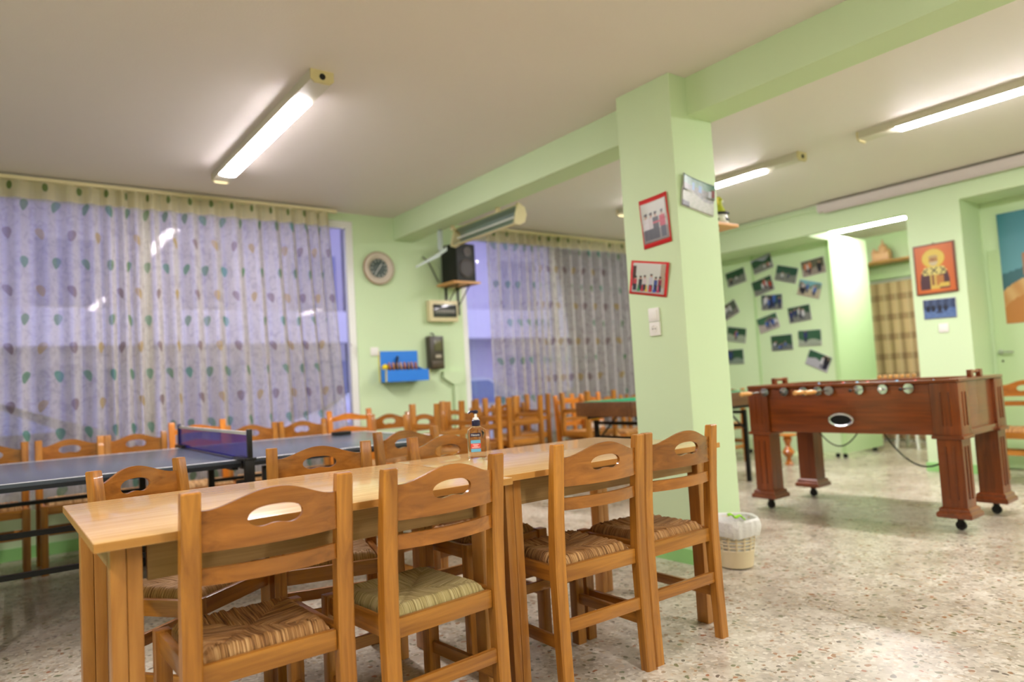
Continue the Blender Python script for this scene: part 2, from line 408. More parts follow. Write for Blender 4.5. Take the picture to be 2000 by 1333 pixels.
# ---------------------------------------------------------------- curtains
def curtain_mat(name, fabric_len):
    m = bpy.data.materials.new(name); m.use_nodes = True
    k = N(m); k.t.nodes.remove(k.b)
    uv = k.n('ShaderNodeUVMap'); sp = k.n('ShaderNodeSeparateXYZ'); k.l(uv.outputs[0], sp.inputs[0])
    u, v = sp.outputs[0], sp.outputs[1]      # metres of cloth
    row = k.math('DIVIDE', v, .215); ri = k.math('FLOOR', row); rf = k.math('SUBTRACT', row, ri)
    par = k.math('MODULO', k.math('ADD', ri, 40), 2)
    wob = k.n('ShaderNodeTexWhiteNoise', noise_dimensions='1D'); k.l(ri, wob.inputs['W'])
    col = k.math('ADD', k.math('DIVIDE', u, .245), k.math('MULTIPLY', par, .5)); ci = k.math('FLOOR', col); cf = k.math('SUBTRACT', col, ci)
    wn = k.n('ShaderNodeTexWhiteNoise', noise_dimensions='2D'); cb = k.n('ShaderNodeCombineXYZ'); k.l(ci, cb.inputs[0]); k.l(ri, cb.inputs[1]); k.l(cb.outputs[0], wn.inputs['Vector'])
    rnd = wn.outputs['Value']
    dx = k.math('MULTIPLY', k.math('SUBTRACT', cf, .5), .245)
    dz = k.math('MULTIPLY', k.math('SUBTRACT', rf, .5), .215)
    # tilt the leaf a little
    tl = k.math('MULTIPLY', k.math('SUBTRACT', rnd, .5), .9)
    dx2 = k.math('ADD', dx, k.math('MULTIPLY', dz, tl))
    taper = k.math('ADD', .033, k.math('MULTIPLY', dz, .28))
    e = k.math('ADD', k.math('POWER', k.math('ABSOLUTE', k.math('DIVIDE', dx2, taper)), 2), k.math('POWER', k.math('ABSOLUTE', k.math('DIVIDE', dz, .045)), 2))
    leaf = k.math('MULTIPLY', k.math('LESS_THAN', e, 1), k.math('GREATER_THAN', rnd, .08))
    green = k.ramp(rnd, [(0, srgb(70, 150, 82)), (.35, srgb(96, 140, 70)), (.7, srgb(70, 158, 128)), (1, srgb(110, 156, 90))])
    brown = k.ramp(k.math('MODULO', k.math('ADD', ci, 100), 2), [(0, srgb(196, 168, 92)), (.5, srgb(140, 116, 112))], 'CONSTANT')
    lcol = k.mix(par, green, brown)
    cl = k.n('ShaderNodeTexCoord')
    cr = k.n('ShaderNodeTexNoise'); cr.inputs['Scale'].default_value = 14; cr.inputs['Detail'].default_value = 6; cr.inputs['Distortion'].default_value = 1.4; k.l(uv.outputs[0], cr.inputs['Vector'])
    cloth = k.ramp(cr.outputs[0], [(.35, srgb(206, 198, 190)), (.55, srgb(232, 226, 216)), (.75, srgb(216, 206, 198))])
    band = k.math('GREATER_THAN', v, 2.31)
    cloth = k.mix(band, cloth, srgb(226, 216, 178))
    tabx = k.math('SUBTRACT', k.math('FRACT', k.math('DIVIDE', u, .27)), .5)
    tabe = k.math('ADD', k.math('POWER', k.math('ABSOLUTE', k.math('DIVIDE', tabx, .085)), 2), k.math('POWER', k.math('ABSOLUTE', k.math('DIVIDE', k.math('SUBTRACT', v, 2.40), .032)), 2))
    cloth = k.mix(k.math('MULTIPLY', k.math('LESS_THAN', tabe, 1), .85), cloth, srgb(86, 120, 46))
    leaf = k.math('MULTIPLY', leaf, k.math('SUBTRACT', 1, band))
    fc = k.mix(k.math('MULTIPLY', leaf, .8), cloth, lcol)
    dif = k.n('ShaderNodeBsdfDiffuse'); k.l(fc, dif.inputs[0])
    tl_ = k.n('ShaderNodeBsdfTranslucent'); k.l(fc, tl_.inputs[0])
    trn = k.n('ShaderNodeBsdfTransparent')
    m1 = k.n('ShaderNodeMixShader'); m1.inputs[0].default_value = .5; k.l(dif.outputs[0], m1.inputs[1]); k.l(tl_.outputs[0], m1.inputs[2])
    m2 = k.n('ShaderNodeMixShader')
    op = k.math('ADD', k.math('MULTIPLY', k.math('MAXIMUM', leaf, 0), .12), k.math('MULTIPLY', band, .35))
    lw = k.n('ShaderNodeLayerWeight'); lw.inputs[0].default_value = .5; gz = k.math('SUBTRACT', .52, k.math('MULTIPLY', k.math('POWER', lw.outputs['Facing'], .8), .62)); k.l(k.math('SUBTRACT', gz, op, clamp=True), m2.inputs[0]); k.l(m1.outputs[0], m2.inputs[1]); k.l(trn.outputs[0], m2.inputs[2])
    k.l(m2.outputs[0], k.t.nodes['Material Output'].inputs[0])
    return m
leafc_m = curtain_mat('sheer leaf print voile', 8)
def curtain(name, x0, x1, y, z0, z1, m, label, amp=.058, wl=.12, seed=1, gather=None, amp_top=.55):
    rnd = random.Random(seed)
    n = int((x1-x0)/.011); nz = 22
    ph = [0]; 
    for i in range(n): ph.append(ph[-1]+2*PI*.011/(wl*(.62+.75*abs(math.sin(i*.021+seed))+.3*rnd.random())))
    am = [amp*(.45+.55*abs(math.sin(i*.013+seed*2))) for i in range(n+1)]
    bm = B(); uvl = bm.loops.layers.uv.new('UVMap'); grid = []; us = []
    for j in range(nz+1):
        t = j/nz; z = z0+(z1-z0)*t; rowv = []; u = 0; uu = []; prev = None
        a = 1-(1-amp_top)*t**2
        for i in range(n+1):
            x = x0+(x1-x0)*i/n
            if gather:       # side hem swings outward toward the floor
                x += gather*(1-t)*((i/n)**6)
            x += .012*math.sin(ph[i]*.5+2*t)*(1-t)
            yy = y+am[i]*a*math.sin(ph[i]+.35*math.sin(3*t+i*.01))
            p = Vector((x, yy, z))
            if prev is not None: u += math.hypot(p.x-prev.x, p.y-prev.y)
            prev = p; rowv.append(bm.verts.new(p)); uu.append(u)
        grid.append(rowv); us.append(uu)
    ref = us[nz//2]
    for j in range(nz):
        for i in range(n):
            f = bm.faces.new((grid[j][i], grid[j][i+1], grid[j+1][i+1], grid[j+1][i]))
            for lp, (a_, b_) in zip(f.loops, ((i, j), (i+1, j), (i+1, j+1), (i, j+1))):
                lp[uvl].uv = (ref[a_], (z1-z0)*b_/nz)
    o = obj(name, bm, m)
    tag(o, label, 'curtain')
    return o
CY = D-.13
curtain('curtain', -2.5, 2.60, CY, .36, 2.80, leafc_m, 'wide sheer curtain with leaf print covering the left window', seed=3, gather=.12)
curtain('curtain', 4.42, 6.98, CY, .36, 2.79, leafc_m, 'sheer leaf print curtain on the window behind the stacked chairs', seed=5, wl=.11, gather=.0)
bm = B(); box(bm, -2.6, 2.68, CY-.02, CY+.02, 2.802, 2.83); tag(obj('curtain_rail', bm, cream_m), 'long cream curtain rail over the left window', 'curtain rail')
bm = B(); box(bm, 4.3, 7.0, CY-.02, CY+.02, 2.795, 2.823); tag(obj('curtain_rail', bm, cream_m), 'cream curtain rail over the window behind the stacked chairs', 'curtain rail')
# plaid curtain in passage doorway
pm = mat('plaid cloth', srgb(200, 170, 120), .9, spec=.1); k = N(pm)
uv = k.n('ShaderNodeUVMap'); sp = k.n('ShaderNodeSeparateXYZ'); k.l(uv.outputs[0], sp.inputs[0])
def stripe(s, per, wd, off=0):
    q = k.math('FRACT', k.math('ADD', k.math('DIVIDE', s, per), off)); return k.math('LESS_THAN', q, wd)
sx = stripe(sp.outputs[0], .17, .35); sz = stripe(sp.outputs[1], .27, .32)
sx2 = stripe(sp.outputs[0], .17, .12, .4)
c1 = k.mix(k.math('MULTIPLY', sx, .4), srgb(220, 190, 148), srgb(166, 128, 92)); c2 = k.mix(k.math('MULTIPLY', sz, .5), c1, srgb(136, 100, 74)); c3 = k.mix(k.math('MULTIPLY', sx2, .4), c2, srgb(236, 216, 180))
k.l(c3, k.b.inputs['Base Color'])
o = curtain('curtain', 4.16, 4.82, 0, .03, 2.17, pm, 'brown and cream plaid curtain hanging in the passage doorway', amp=.025, wl=.16, seed=9)
o.rotation_euler = (0, 0, R_(90)); o.location = (9.9, 0, 0)
bm = B(); tube(bm, [(9.9, 4.03, 2.19), (9.9, 4.94, 2.19)], .014); tag(obj('curtain_rod', bm, white_m), 'white rod carrying the plaid curtain', 'curtain rod')

# ---------------------------------------------------------------- ceiling lights
def batten(label, cx, y0, y1, l0, l1, z=H, name='ceiling_light', w=.126, group='fluorescent batten lights'):
    """y0..y1 whole body, l0..l1 lit diffuser"""
    t = thing(name, label, 'ceiling light', (cx, (y0+y1)/2, z), 0, group)
    m = (y0+y1)/2; a, b = y0-m, y1-m; la, lb = l0-m, l1-m
    bm = B(); prism(bm, [(-w/2, 0), (w/2, 0), (w/2, -.0562), (-w/2, -.0562)], a+.012, b-.012); obj('housing', bm, lampbody_m, t)
    bm = B(); pts = [(-.060, -.0565), (-.060, -.061), (-.040, -.0675), (-.012, -.071), (.012, -.071), (.040, -.0675), (.060, -.061), (.060, -.0565)]
    prism(bm, pts, la, lb); obj('diffuser', bm, tube_m, t)
    for yy in (a, b-.012):
        bm = B(); prism(bm, [(-w/2-.003, 0), (w/2+.003, 0), (w/2+.003, -.052), (w*.34, -.072), (-w*.34, -.072), (-w/2-.003, -.052)], yy, yy+.012)
        e = obj('end_cap', bm, yellowed_m, t)
        bm = B(); lathe(bm, [(.017, -.002), (.017, .004)], (0, yy-.002 if yy == a else yy+.012, -.035), 1, 14); obj('tube_hole', bm, black_m, e)
    return t
batten('long fluorescent batten left of the beam with an open yellowed end', 1.475, 3.54, 5.64, 3.86, 5.435)
batten('fluorescent batten at the right edge, nearest lamp right of the beam', 5.38, .50, 2.55, .72, 2.265)
batten('fluorescent batten partly hidden behind the pillar', 5.38, 3.03, 5.10, 3.40, 4.93)
batten('fluorescent batten on the passage ceiling above the partition', 8.22, 3.38, 5.5, 3.49, 5.2, z=2.742)
bm = B(); box(bm, 8.12, 8.32, 3.3, 5.6, 2.742, H); obj('light_ceiling_block', bm, ceil_m); bpy.data.objects['light_ceiling_block']['kind'] = 'structure'; bpy.data.objects['light_ceiling_block'].name = 'trim_2'
batten('fluorescent batten left of the beam, behind the viewer', 1.475, -1.6, .5, -1.35, .2)
batten('fluorescent batten near the left wall, beside the viewer', -1.3, .0, 2.1, .25, 1.85)
batten('fluorescent batten right of the beam, behind the viewer', 5.38, -2.6, -.5, -2.3, -.7)

# ---------------------------------------------------------------- chairs
def post_bm(s):
    bm = B(); x = s*.190; hw = .0225
    rings = []
    for z, y, d in ((0, -.194, .020), (.20, -.186, .021), (.44, -.181, .023), (.62, -.190, .021), (.80, -.208, .018), (.866, -.216, .016)):
        c = .005
        r = [(x-hw+c, y-d), (x+hw-c, y-d), (x+hw, y-d+c), (x+hw, y+d-c), (x+hw-c, y+d), (x-hw+c, y+d), (x-hw, y+d-c), (x-hw, y-d+c)]
        rings.append([(p[0], p[1], z) for p in r])
    rings.append([((p[0]-x)*.9+x, (p[1]+.216)*.8-.216, .870) for p in rings[-1]])
    loft(bm, rings); return bm
def fleg_bm(s):
    bm = B(); box(bm, s*.182-.021, s*.182+.021, .162, .204, 0, .452, bev=.004); return bm
def ybow(x, depth=.032, hw=.167): return -depth*(1-(x/hw)**2)
def splat_bm(hole=True, zb=.722, zt=.822, rise=.040, yb=-.206, hw=.169, t=.011):
    xs = sorted(set([round(-hw+2*hw*i/44, 5) for i in range(45)]+([round(.068*math.sin(PI/2*(i/10)), 5) for i in range(-10, 11)] if hole else [])))
    bm = B(); cols = []
    for x in xs:
        q = abs(x)/hw
        top = zt+rise*(.5+.5*math.cos(PI*min(1, max(0, (q-.02)/.90))))**.8
        if hole and abs(x) <= .068:
            h = math.sqrt(max(0, 1-(abs(x)/.068)**2.6))
            mid = .790
            a = mid-.028*h+.010*math.exp(-(x/.03)**2)*h; b = mid+.028*h
        else: a = b = .790
        y = yb+ybow(x, hw=hw)
        lean = lambda z: -(z-.70)*.05
        cols.append([[bm.verts.new((x, y+lean(z)+dy, z)) for z in (zb, a, b, top)] for dy in (-t/2, t/2)])
    for i in range(len(xs)-1):
        A, Bc = cols[i], cols[i+1]
        mid = (xs[i]+xs[i+1])/2
        inh = hole and abs(mid) < .068
        for s in (0, 1):
            for kx in range(3):
                if kx == 1 and inh: continue
                p, q = A[s], Bc[s]
                vs = [p[kx], q[kx], q[kx+1], p[kx+1]]
                try: bm.faces.new(vs)
                except ValueError: pass
        for kx in ((0, 3, 1, 2) if inh else (0, 3)):
            bm.faces.new((A[0][kx], Bc[0][kx], Bc[1][kx], A[1][kx]))
    for Cc in (cols[0], cols[-1]):
        for kx in range(3):
            bm.faces.new((Cc[0][kx], Cc[0][kx+1], Cc[1][kx+1], Cc[1][kx]))
    bmesh.ops.remove_doubles(bm, verts=bm.verts, dist=1e-5)
    return bm
def slat_bm(z0, z1, yb, hw=.168, t=.014, arch=0, depth=.032):
    bm = B(); rings = []
    for i in range(21):
        x = -hw+2*hw*i/20; y = yb+ybow(x, depth, hw); zt = z1+arch*(.5+.5*math.cos(PI*x/hw)); zb = z0+arch*.35*(.5+.5*math.cos(PI*x/hw))
        rings.append([(x, y-t/2, zb), (x, y+t/2, zb), (x, y+t/2, zt), (x, y-t/2, zt)])
    loft(bm, rings); return bm
def seat_bm(seed, rough=.004):
    rnd = random.Random(seed); n = 44; hx, hy = .160, .168; bm = B(); g = []
    nx = [rnd.uniform(-1, 1) for _ in range(n+1)]; ny = [rnd.uniform(-1, 1) for _ in range(n+1)]
    for j in range(n+1):
        row = []
        for i in range(n+1):
            u, v = -1+2*i/n, -1+2*j/n; m = max(abs(u), abs(v))
            z = .476-.016*(1-m**2)-.028*max(0, m-.86)/.14*max(0, m-.86)/.14
            z += rough*(ny[j] if abs(u) > abs(v) else nx[i])*(m**.5)
            z -= .004*math.exp(-((abs(u)-abs(v))/.05)**2)
            row.append(bm.verts.new((u*hx*(1+.02*v), v*hy+.004, z)))
        g.append(row)
    for j in range(n):
        for i in range(n): bm.faces.new((g[j][i], g[j][i+1], g[j+1][i+1], g[j+1][i]))
    # skirt and underside
    loop = [g[0][i] for i in range(n+1)]+[g[j][n] for j in range(1, n+1)]+[g[n][i] for i in range(n-1, -1, -1)]+[g[j][0] for j in range(n-1, 0, -1)]
    low = [bm.verts.new((v.co.x*.99, v.co.y*.99, .400)) for v in loop]
    for i in range(len(loop)):
        j = (i+1) % len(loop); bm.faces.new((loop[i], low[i], low[j], loop[j]))
    bm.faces.new(low)
    return bm
def mesh_of(bm, name, m):
    finish(bm); me = bpy.data.meshes.new(name); bm.to_mesh(me); bm.free(); me.materials.append(m); return me
SEATS = {'brown': mesh_of(seat_bm(1), 'seat_brown', rush_brown), 'green': mesh_of(seat_bm(2, .0015), 'seat_green', rush_green), 'gold': mesh_of(seat_bm(3, .003), 'seat_gold', rush_gold)}
def make_chair(kind, label, loc, rot, group):
    wv, wx = (wood_v, wood_x) if kind == 'splat' else (orange_v, orange_x)
    t = thing('dining_chair', label, 'chair', loc, group=group, rot=rot)
    so = bpy.data.objects.new('seat', SEATS['brown' if kind == 'splat' else 'gold']); C.objects.link(so); so.parent = t
    for s in (-1, 1):
        bm = post_bm(s)
        if kind != 'splat':
            for v in bm.verts:
                if v.co.z > .6: v.co.z += (v.co.z-.6)*.22
        obj('leg', bm, wv, t); obj('leg', fleg_bm(s), wv, t)
    for yy in (-.178, .183):
        bm = B(); box(bm, -.166, .166, yy-.011, yy+.011, .392, .446, bev=.003); obj('seat_rail', bm, wx, t)
    for s in (-1, 1):
        bm = B(); box(bm, s*.182-.011, s*.182+.011, -.16, .165, .392, .446, bev=.003); obj('seat_rail', bm, wood_y, t)
    bm = B(); box(bm, -.168, .168, -.198, -.180, .225, .268, bev=.003); obj('stretcher', bm, wx, t)
    bm = B(); box(bm, -.158, .158, .174, .191, .255, .292, bev=.003); obj('stretcher', bm, wx, t)
    for s in (-1, 1):
        bm = B(); box(bm, s*.182-.009, s*.182+.009, -.168, .165, .165, .205, bev=.003); obj('stretcher', bm, wood_y, t)
    if kind == 'splat':
        obj('back_splat', splat_bm(), splat_m, t); obj('back_slat', slat_bm(.640, .681, -.197), splat_m, t)
    else:
        obj('back_slat', slat_bm(.83, .87, -.222, arch=.028), wx, t); obj('back_slat', slat_bm(.72, .76, -.212, arch=.022), wx, t); obj('back_slat', slat_bm(.60, .64, -.197, arch=.01), wx, t)
    return t
GN, GF, GB, GS = 'chairs on the near side of the oak tables', 'chairs on the far side of the oak tables', 'chairs lined up along the curtains', 'upturned chairs stacked on other chairs'
chA = make_chair('splat', 'wooden chair with chunky brown rush seat at the left end of the near row', (.578, 2.052, 0), (0, 0, R_(1)), GN)
def seatmesh(o, kind):
    for c in o.children:
        if c.name.startswith('seat') and not c.name.startswith('seat_rail'): c.data = SEATS[kind]
def put(src, x, y, deg, label, group, seat='brown', sc=None, z=0, up=False):
    rot = (PI, 0, R_(deg)) if up else (0, 0, R_(deg))
    o = dup(src, (x, y, z), rot, label, scale=sc, group=group); seatmesh(o, seat); return o
put(chA, 1.068, 2.020, 5, 'wooden chair with green straw seat at the near side of the tables', GN, 'green')
put(chA, 1.758, 2.06, -1, 'wooden chair with brown rush seat right of the table joint, third of the near row', GN)
put(chA, 2.205, 2.066, 0, 'wooden chair with brown rush seat in front of the pillar, rightmost of the near row', GN)
put(chA, .572, 2.735, 217, 'wooden chair at the far side of the left end of the oak tables, turned askew', GF, 'gold')
put(chA, 1.085, 2.745, 163.4, 'wooden chair facing the viewer across the oak tables, second from the left', GF, 'gold')
put(chA, 1.87, 3.22, 191, 'wooden chair standing between the oak tables and the table tennis table', GF)
put(chA, 1.725, 2.60, 181, 'wooden chair pushed fully in at the far side, right behind the pump bottle', GF)

# ---------------------------------------------------------------- oak tables
def oak_table(x0, x1, y0, y1, rz, label):
    cx, cy = (x0+x1)/2, (y0+y1)/2; a, b = (x1-x0)/2, (y1-y0)/2
    t = thing('oak_table', label, 'table', (cx, cy, 0), R_(rz), 'oak tables pushed together')
    bm = B(); box(bm, -a, a, -b, b, .752, .775, bev=.002); tp = obj('tabletop', bm, top_m, t)
    bm = B()
    for q in ((-a-.0008, a+.0008, -b-.0008, -b+.001), (-a-.0008, a+.0008, b-.001, b+.0008), (-a-.0008, -a+.001, -b, b), (a-.001, a+.0008, -b, b)): box(bm, *q, .7535, .7735)
    obj('edge_band', bm, edge_m, tp)
    for sx in (-1, 1):
        for sy in (-1, 1):
            bm = B(); px, py = sx*(a-.072), sy*(b-.075)
            box(bm, px-.035, px, py-.03, py+.03, 0, .751, bev=.005); box(bm, px, px+.035, py-.03, py+.03, 0, .751, bev=.005)
            obj('leg', bm, tleg_m, t)
    for sy in (-1, 1):
        bm = B(); box(bm, -a+.12, a-.12, sy*(b-.075)-.01, sy*(b-.075)+.01, .655, .7515); obj('apron', bm, apron_m, t)
    for sx in (-1, 1):
        bm = B(); box(bm, sx*(a-.072)-.01, sx*(a-.072)+.01, -b+.105, b-.105, .655, .7515); obj('apron', bm, apron_m, t)
    return t
oak_table(.190, 1.392, 1.890, 2.715, 0, 'light oak table on the left, joined to a second one')
oak_table(1.400, 2.585, 1.952, 2.745, 0, 'light oak table on the right, carrying the pump bottle')

# ---------------------------------------------------------------- pump bottle
def text_mesh(body, size, m, parent, M, name='lettering', ext=.0004):
    cu = bpy.data.curves.new('txt', 'FONT'); cu.body = body; cu.size = size; cu.align_x = 'CENTER'; cu.align_y = 'CENTER'; cu.extrude = ext
    o = bpy.data.objects.new('txt', cu); C.objects.link(o)
    dg = bpy.context.evaluated_depsgraph_get(); me = bpy.data.meshes.new_from_object(o.evaluated_get(dg))
    bpy.data.objects.remove(o); me.materials.clear(); me.materials.append(m); me.transform(M)
    o2 = bpy.data.objects.new(name, me); C.objects.link(o2); o2.parent = parent
    return o2
clear_m = bpy.data.materials.new('clear plastic'); clear_m.use_nodes = True
b_ = clear_m.node_tree.nodes['Principled BSDF']; b_.inputs['Base Color'].default_value = (.97, .98, 1, 1); b_.inputs['Roughness'].default_value = .04; b_.inputs['Transmission Weight'].default_value = 1; b_.inputs['IOR'].default_value = 1.22
navy = mat('navy plastic', srgb(26, 26, 66), .3)
lblue = mat('light blue label', srgb(112, 190, 226), .4); lred = mat('red label', srgb(232, 84, 76), .4); wht = mat('white print', srgb(250, 250, 250), .5)
t = thing('pump_bottle', 'clear hand gel pump bottle with navy cap and red label on the oak table', 'bottle', (1.685, 2.53, .7755), R_(-30))
bm = B(); rings = []
for z, s in ((0, .9), (.004, 1), (.105, 1), (.122, .93), (.132, .55), (.136, .40), (.148, .40)):
    rings.append([(.040*s*math.copysign(abs(math.cos(a))**.6, math.cos(a)), .026*s*math.copysign(abs(math.sin(a))**.6, math.sin(a)), z) for a in [2*PI*i/28 for i in range(28)]])
loft(bm, rings); bo = obj('bottle_body', bm, clear_m, t)
bm = B(); lathe(bm, [(.0165, .137), (.018, .139), (.018, .160), (.015, .163)]); obj('cap', bm, navy, t)
bm = B(); lathe(bm, [(.013, .163), (.013, .171), (.006, .174), (.0055, .192)]); obj('pump_collar', bm, wht, t)
bm = B(); lathe(bm, [(.009, .190), (.012, .194), (.012, .202), (.004, .206)]); tube(bm, [(0, 0, .199), (-.022, 0, .199), (-.032, 0, .192)], [.0055, .005, .0035]); obj('pump_head', bm, navy, t)
def lab(x0, x1, z0, z1, m, name, y=-.0268, r=0):
    bm = B(); box(bm, x0, x1, y-.0006, y+.0004, z0, z1, bev=0)
    return obj(name, bm, m, t)
bl = lab(-.030, .016, .092, .108, navy, 'brand_badge')
text_mesh('Natura', .0125, wht, bl, Matrix.Translation((-.007, -.0276, .1)) @ Matrix.Rotation(PI/2, 4, 'X'))
lab(-.028, .014, .064, .078, lblue, 'label'); lr = lab(-.028, .014, .042, .064, lred, 'label', y=-.0267); lab(-.028, .014, .028, .042, lblue, 'label')
for i, (w_, z_) in enumerate(((.026, .0585), (.016, .053), (.032, .0475))):
    bm = B(); box(bm, -.007-w_/2, -.007+w_/2, -.0278, -.0272, z_-.0011, z_+.0011); obj('print_line', bm, wht, lr)

# ---------------------------------------------------------------- table tennis table
pp_m = mat('slate blue table paint', srgb(74, 82, 94), .26, spec=.5)
ppe_m = mat('dark table rim', srgb(20, 26, 34), .4)
t = thing('table_tennis_table', 'slate blue table tennis table with black steel legs behind the oak table', 'table tennis table', (1.10, 4.67, 0), R_(-1))
L2, W2_ = 1.37, .7625
for s in (-1, 1):
    bm = B(); x0, x1 = (-L2, -.004) if s < 0 else (.004, L2)
    box(bm, x0, x1, -W2_, W2_, .742, .760, bev=.002); tp = obj('tabletop', bm, pp_m, t)
    bm = B()
    for yy in (-W2_, W2_-.02): box(bm, x0, x1, yy, yy+.02, .7605, .7612)
    ee = x0 if s < 0 else x1-.02; box(bm, ee, ee+.02, -W2_, W2_, .7605, .7612)
    obj('white_line', bm, wht, tp)
    bm = B()
    for yy in (-W2_+.001, W2_-.031): box(bm, x0+.001, x1-.001, yy, yy+.03, .722, .7415)
    for xx in (x0+.01, x1-.04): box(bm, xx, xx+.03, -W2_+.03, W2_-.03, .705, .7415)
    obj('frame', bm, ppe_m, t)
    for xx in ((x0+.28), (x1-.28 if s < 0 else x1-.25)) if s < 0 else ((x0+.15), (x1-.28)):
        for yy in (-W2_+.1, W2_-.1):
            bm = B(); box(bm, xx-.02, xx+.02, yy-.02, yy+.02, .05, .705, bev=.003); lg = obj('leg', bm, blackmet_m, t)
            bm = B(); lathe(bm, [(.03, -.015), (.045, -.012), (.045, .012), (.03, .015)], (xx, yy, .045), 0, 16); obj('caster', bm, rubber_m, lg)
        bm = B(); box(bm, xx-.015, xx+.015, -W2_+.12, W2_-.12, .30, .33); box(bm, xx-.012, xx+.012, -W2_+.12, W2_-.12, .12, .145); obj('crossbar', bm, blackmet_m, t)
    xm0, xm1 = sorted((x0+.28 if s < 0 else x0+.15, x1-.28 if s < 0 else x1-.28))
    for yy in (-W2_+.1, W2_-.1):
        bm = B(); box(bm, xm0+.02, xm1-.02, yy-.012, yy+.012, .50, .525); box(bm, xm0+.02, xm1-.02, yy-.012, yy+.012, .315, .34); obj('side_bar', bm, blackmet_m, t)
# net set
net_m = bpy.data.materials.new('blue net mesh'); net_m.use_nodes = True
k = N(net_m); k.b.inputs['Base Color'].default_value = srgb(72, 56, 190); k.b.inputs['Roughness'].default_value = .8
k.b.inputs['Alpha'].default_value = .55
t = thing('net_set', 'blue table tennis net with white tape clamped across the slate table', 'net', (1.10, 4.67, 0), R_(-1))
bm = B(); box(bm, -.001, .001, -.90, .90, .772, .900); obj('net', bm, net_m, t, smooth=False)
bm = B(); box(bm, -.004, .004, -.90, .90, .895, .912); obj('net_tape', bm, net_band_m, t)
bm = B(); box(bm, -.003, .003, -.90, .90, .764, .774); obj('net_cord', bm, mat('blue net cord', srgb(40, 30, 150), .8), t)
for s in (-1, 1):
    bm = B(); box(bm, -.012, .012, s*.915-.014, s*.915+.014, .70, .925, bev=.003); p = obj('net_post', bm, black_m if s < 0 else navy, t)
    bm = B(); box(bm, -.03, .03, min(s*.70, s*.93), max(s*.70, s*.93), .7615, .778, bev=.003)
    box(bm, -.03, .02, min(s*.90, s*.93), max(s*.90, s*.93), .64, .765, bev=.003); box(bm, -.03, .01, min(s*.74, s*.93), max(s*.74, s*.93), .635, .652, bev=.003)
    cl = obj('clamp', bm, black_m, p)
    bm = B(); lathe(bm, [(.006, 0), (.006, -.055), (.024, -.06), (.026, -.068), (.006, -.074)], (-.01, s*.79, .64), 2, 12); obj('clamp_screw', bm, black_m, cl)
bm = B(); box(bm, 2.10, 2.24, 5.10, 5.16, .7615, .79, bev=.004); tag(obj('board_eraser', bm, black_m), 'small black block lying on the table tennis table', 'block')

# ---------------------------------------------------------------- chairs along the curtains
BY = 5.79
lad = make_chair('ladder', 'bright orange ladder back chair behind the left end of the table tennis net', (1.33, BY-.02, 0), (0, 0, R_(180)), GB)
def back(x, label, src=chA, seat='brown', dy=0, deg=180): return put(src, x, BY+dy, deg, label, GB, seat)
back(.01, 'wooden chair at the far left edge of the row along the curtain')
back(.47, 'wooden chair in the curtain row, second from the left', seat='gold')
back(.89, 'wooden chair in the curtain row, just left of the table tennis net', deg=178)
back(1.755, 'wooden chair in the curtain row, seen over the right end of the net', seat='gold')
back(2.182, 'wooden chair in the curtain row, left of the right ladder back chair', dy=-.02)
back(2.612, 'bright orange ladder back chair in front of the uncovered window strip', lad, 'gold', dy=-.03)
back(3.055, 'darker wooden chair below the blue wall box', dy=.02, deg=183)
# upturned stacks: an upright chair facing the viewer, an upturned one seat to seat on top
def stack(x, y, deg, la, lb, src=chA, src2=chA):
    put(src, x, y, 180+deg, la, 'chairs carrying upturned chairs')
    o = put(src2, x+.062*math.sin(R_(deg)), y-.062*math.cos(R_(deg)), 180+deg, lb, GS, 'brown', z=.957, up=True)
stack(3.04, 5.12, 4, 'upright chair under the leftmost upturned chair of the front stacks', 'upturned chair, legs up, leftmost of the front stacks')
stack(3.51, 5.42, -3, 'upright chair under the second upturned chair from the left', 'upturned chair, legs up, second from the left')
stack(3.99, 5.42, 2, 'upright chair under the upturned chair right behind the pump bottle', 'upturned chair, legs up, right of the pump bottle')
stack(4.46, 5.86, -4, 'upright chair under the rear upturned chair near the loose curtain edge', 'upturned chair, legs up, rear one by the loose edge of the curtain')
stack(4.91, 5.36, 3, 'upright chair under the rightmost upturned chair', 'upturned chair, legs up, rightmost of the stacks', lad)
put(lad, 5.40, 5.66, 176, 'bright orange ladder back chair right of the stacked chairs, left of the pool table', GB, 'gold')
put(chA, 5.95, 5.80, 182, 'wooden chair behind the pool table, left one seen beside the pillar', GB)
put(chA, 6.42, 5.80, 178, 'wooden chair behind the pool table, right one seen beside the pillar', GB)
put(chA, 7.00, 5.25, 90, 'wooden chair with its back to the partition, beyond the pool table', 'chairs by the right wall')
put(chA, 6.95, 2.22, 85, 'wooden chair at the right edge, behind the football table', 'chairs by the right wall')

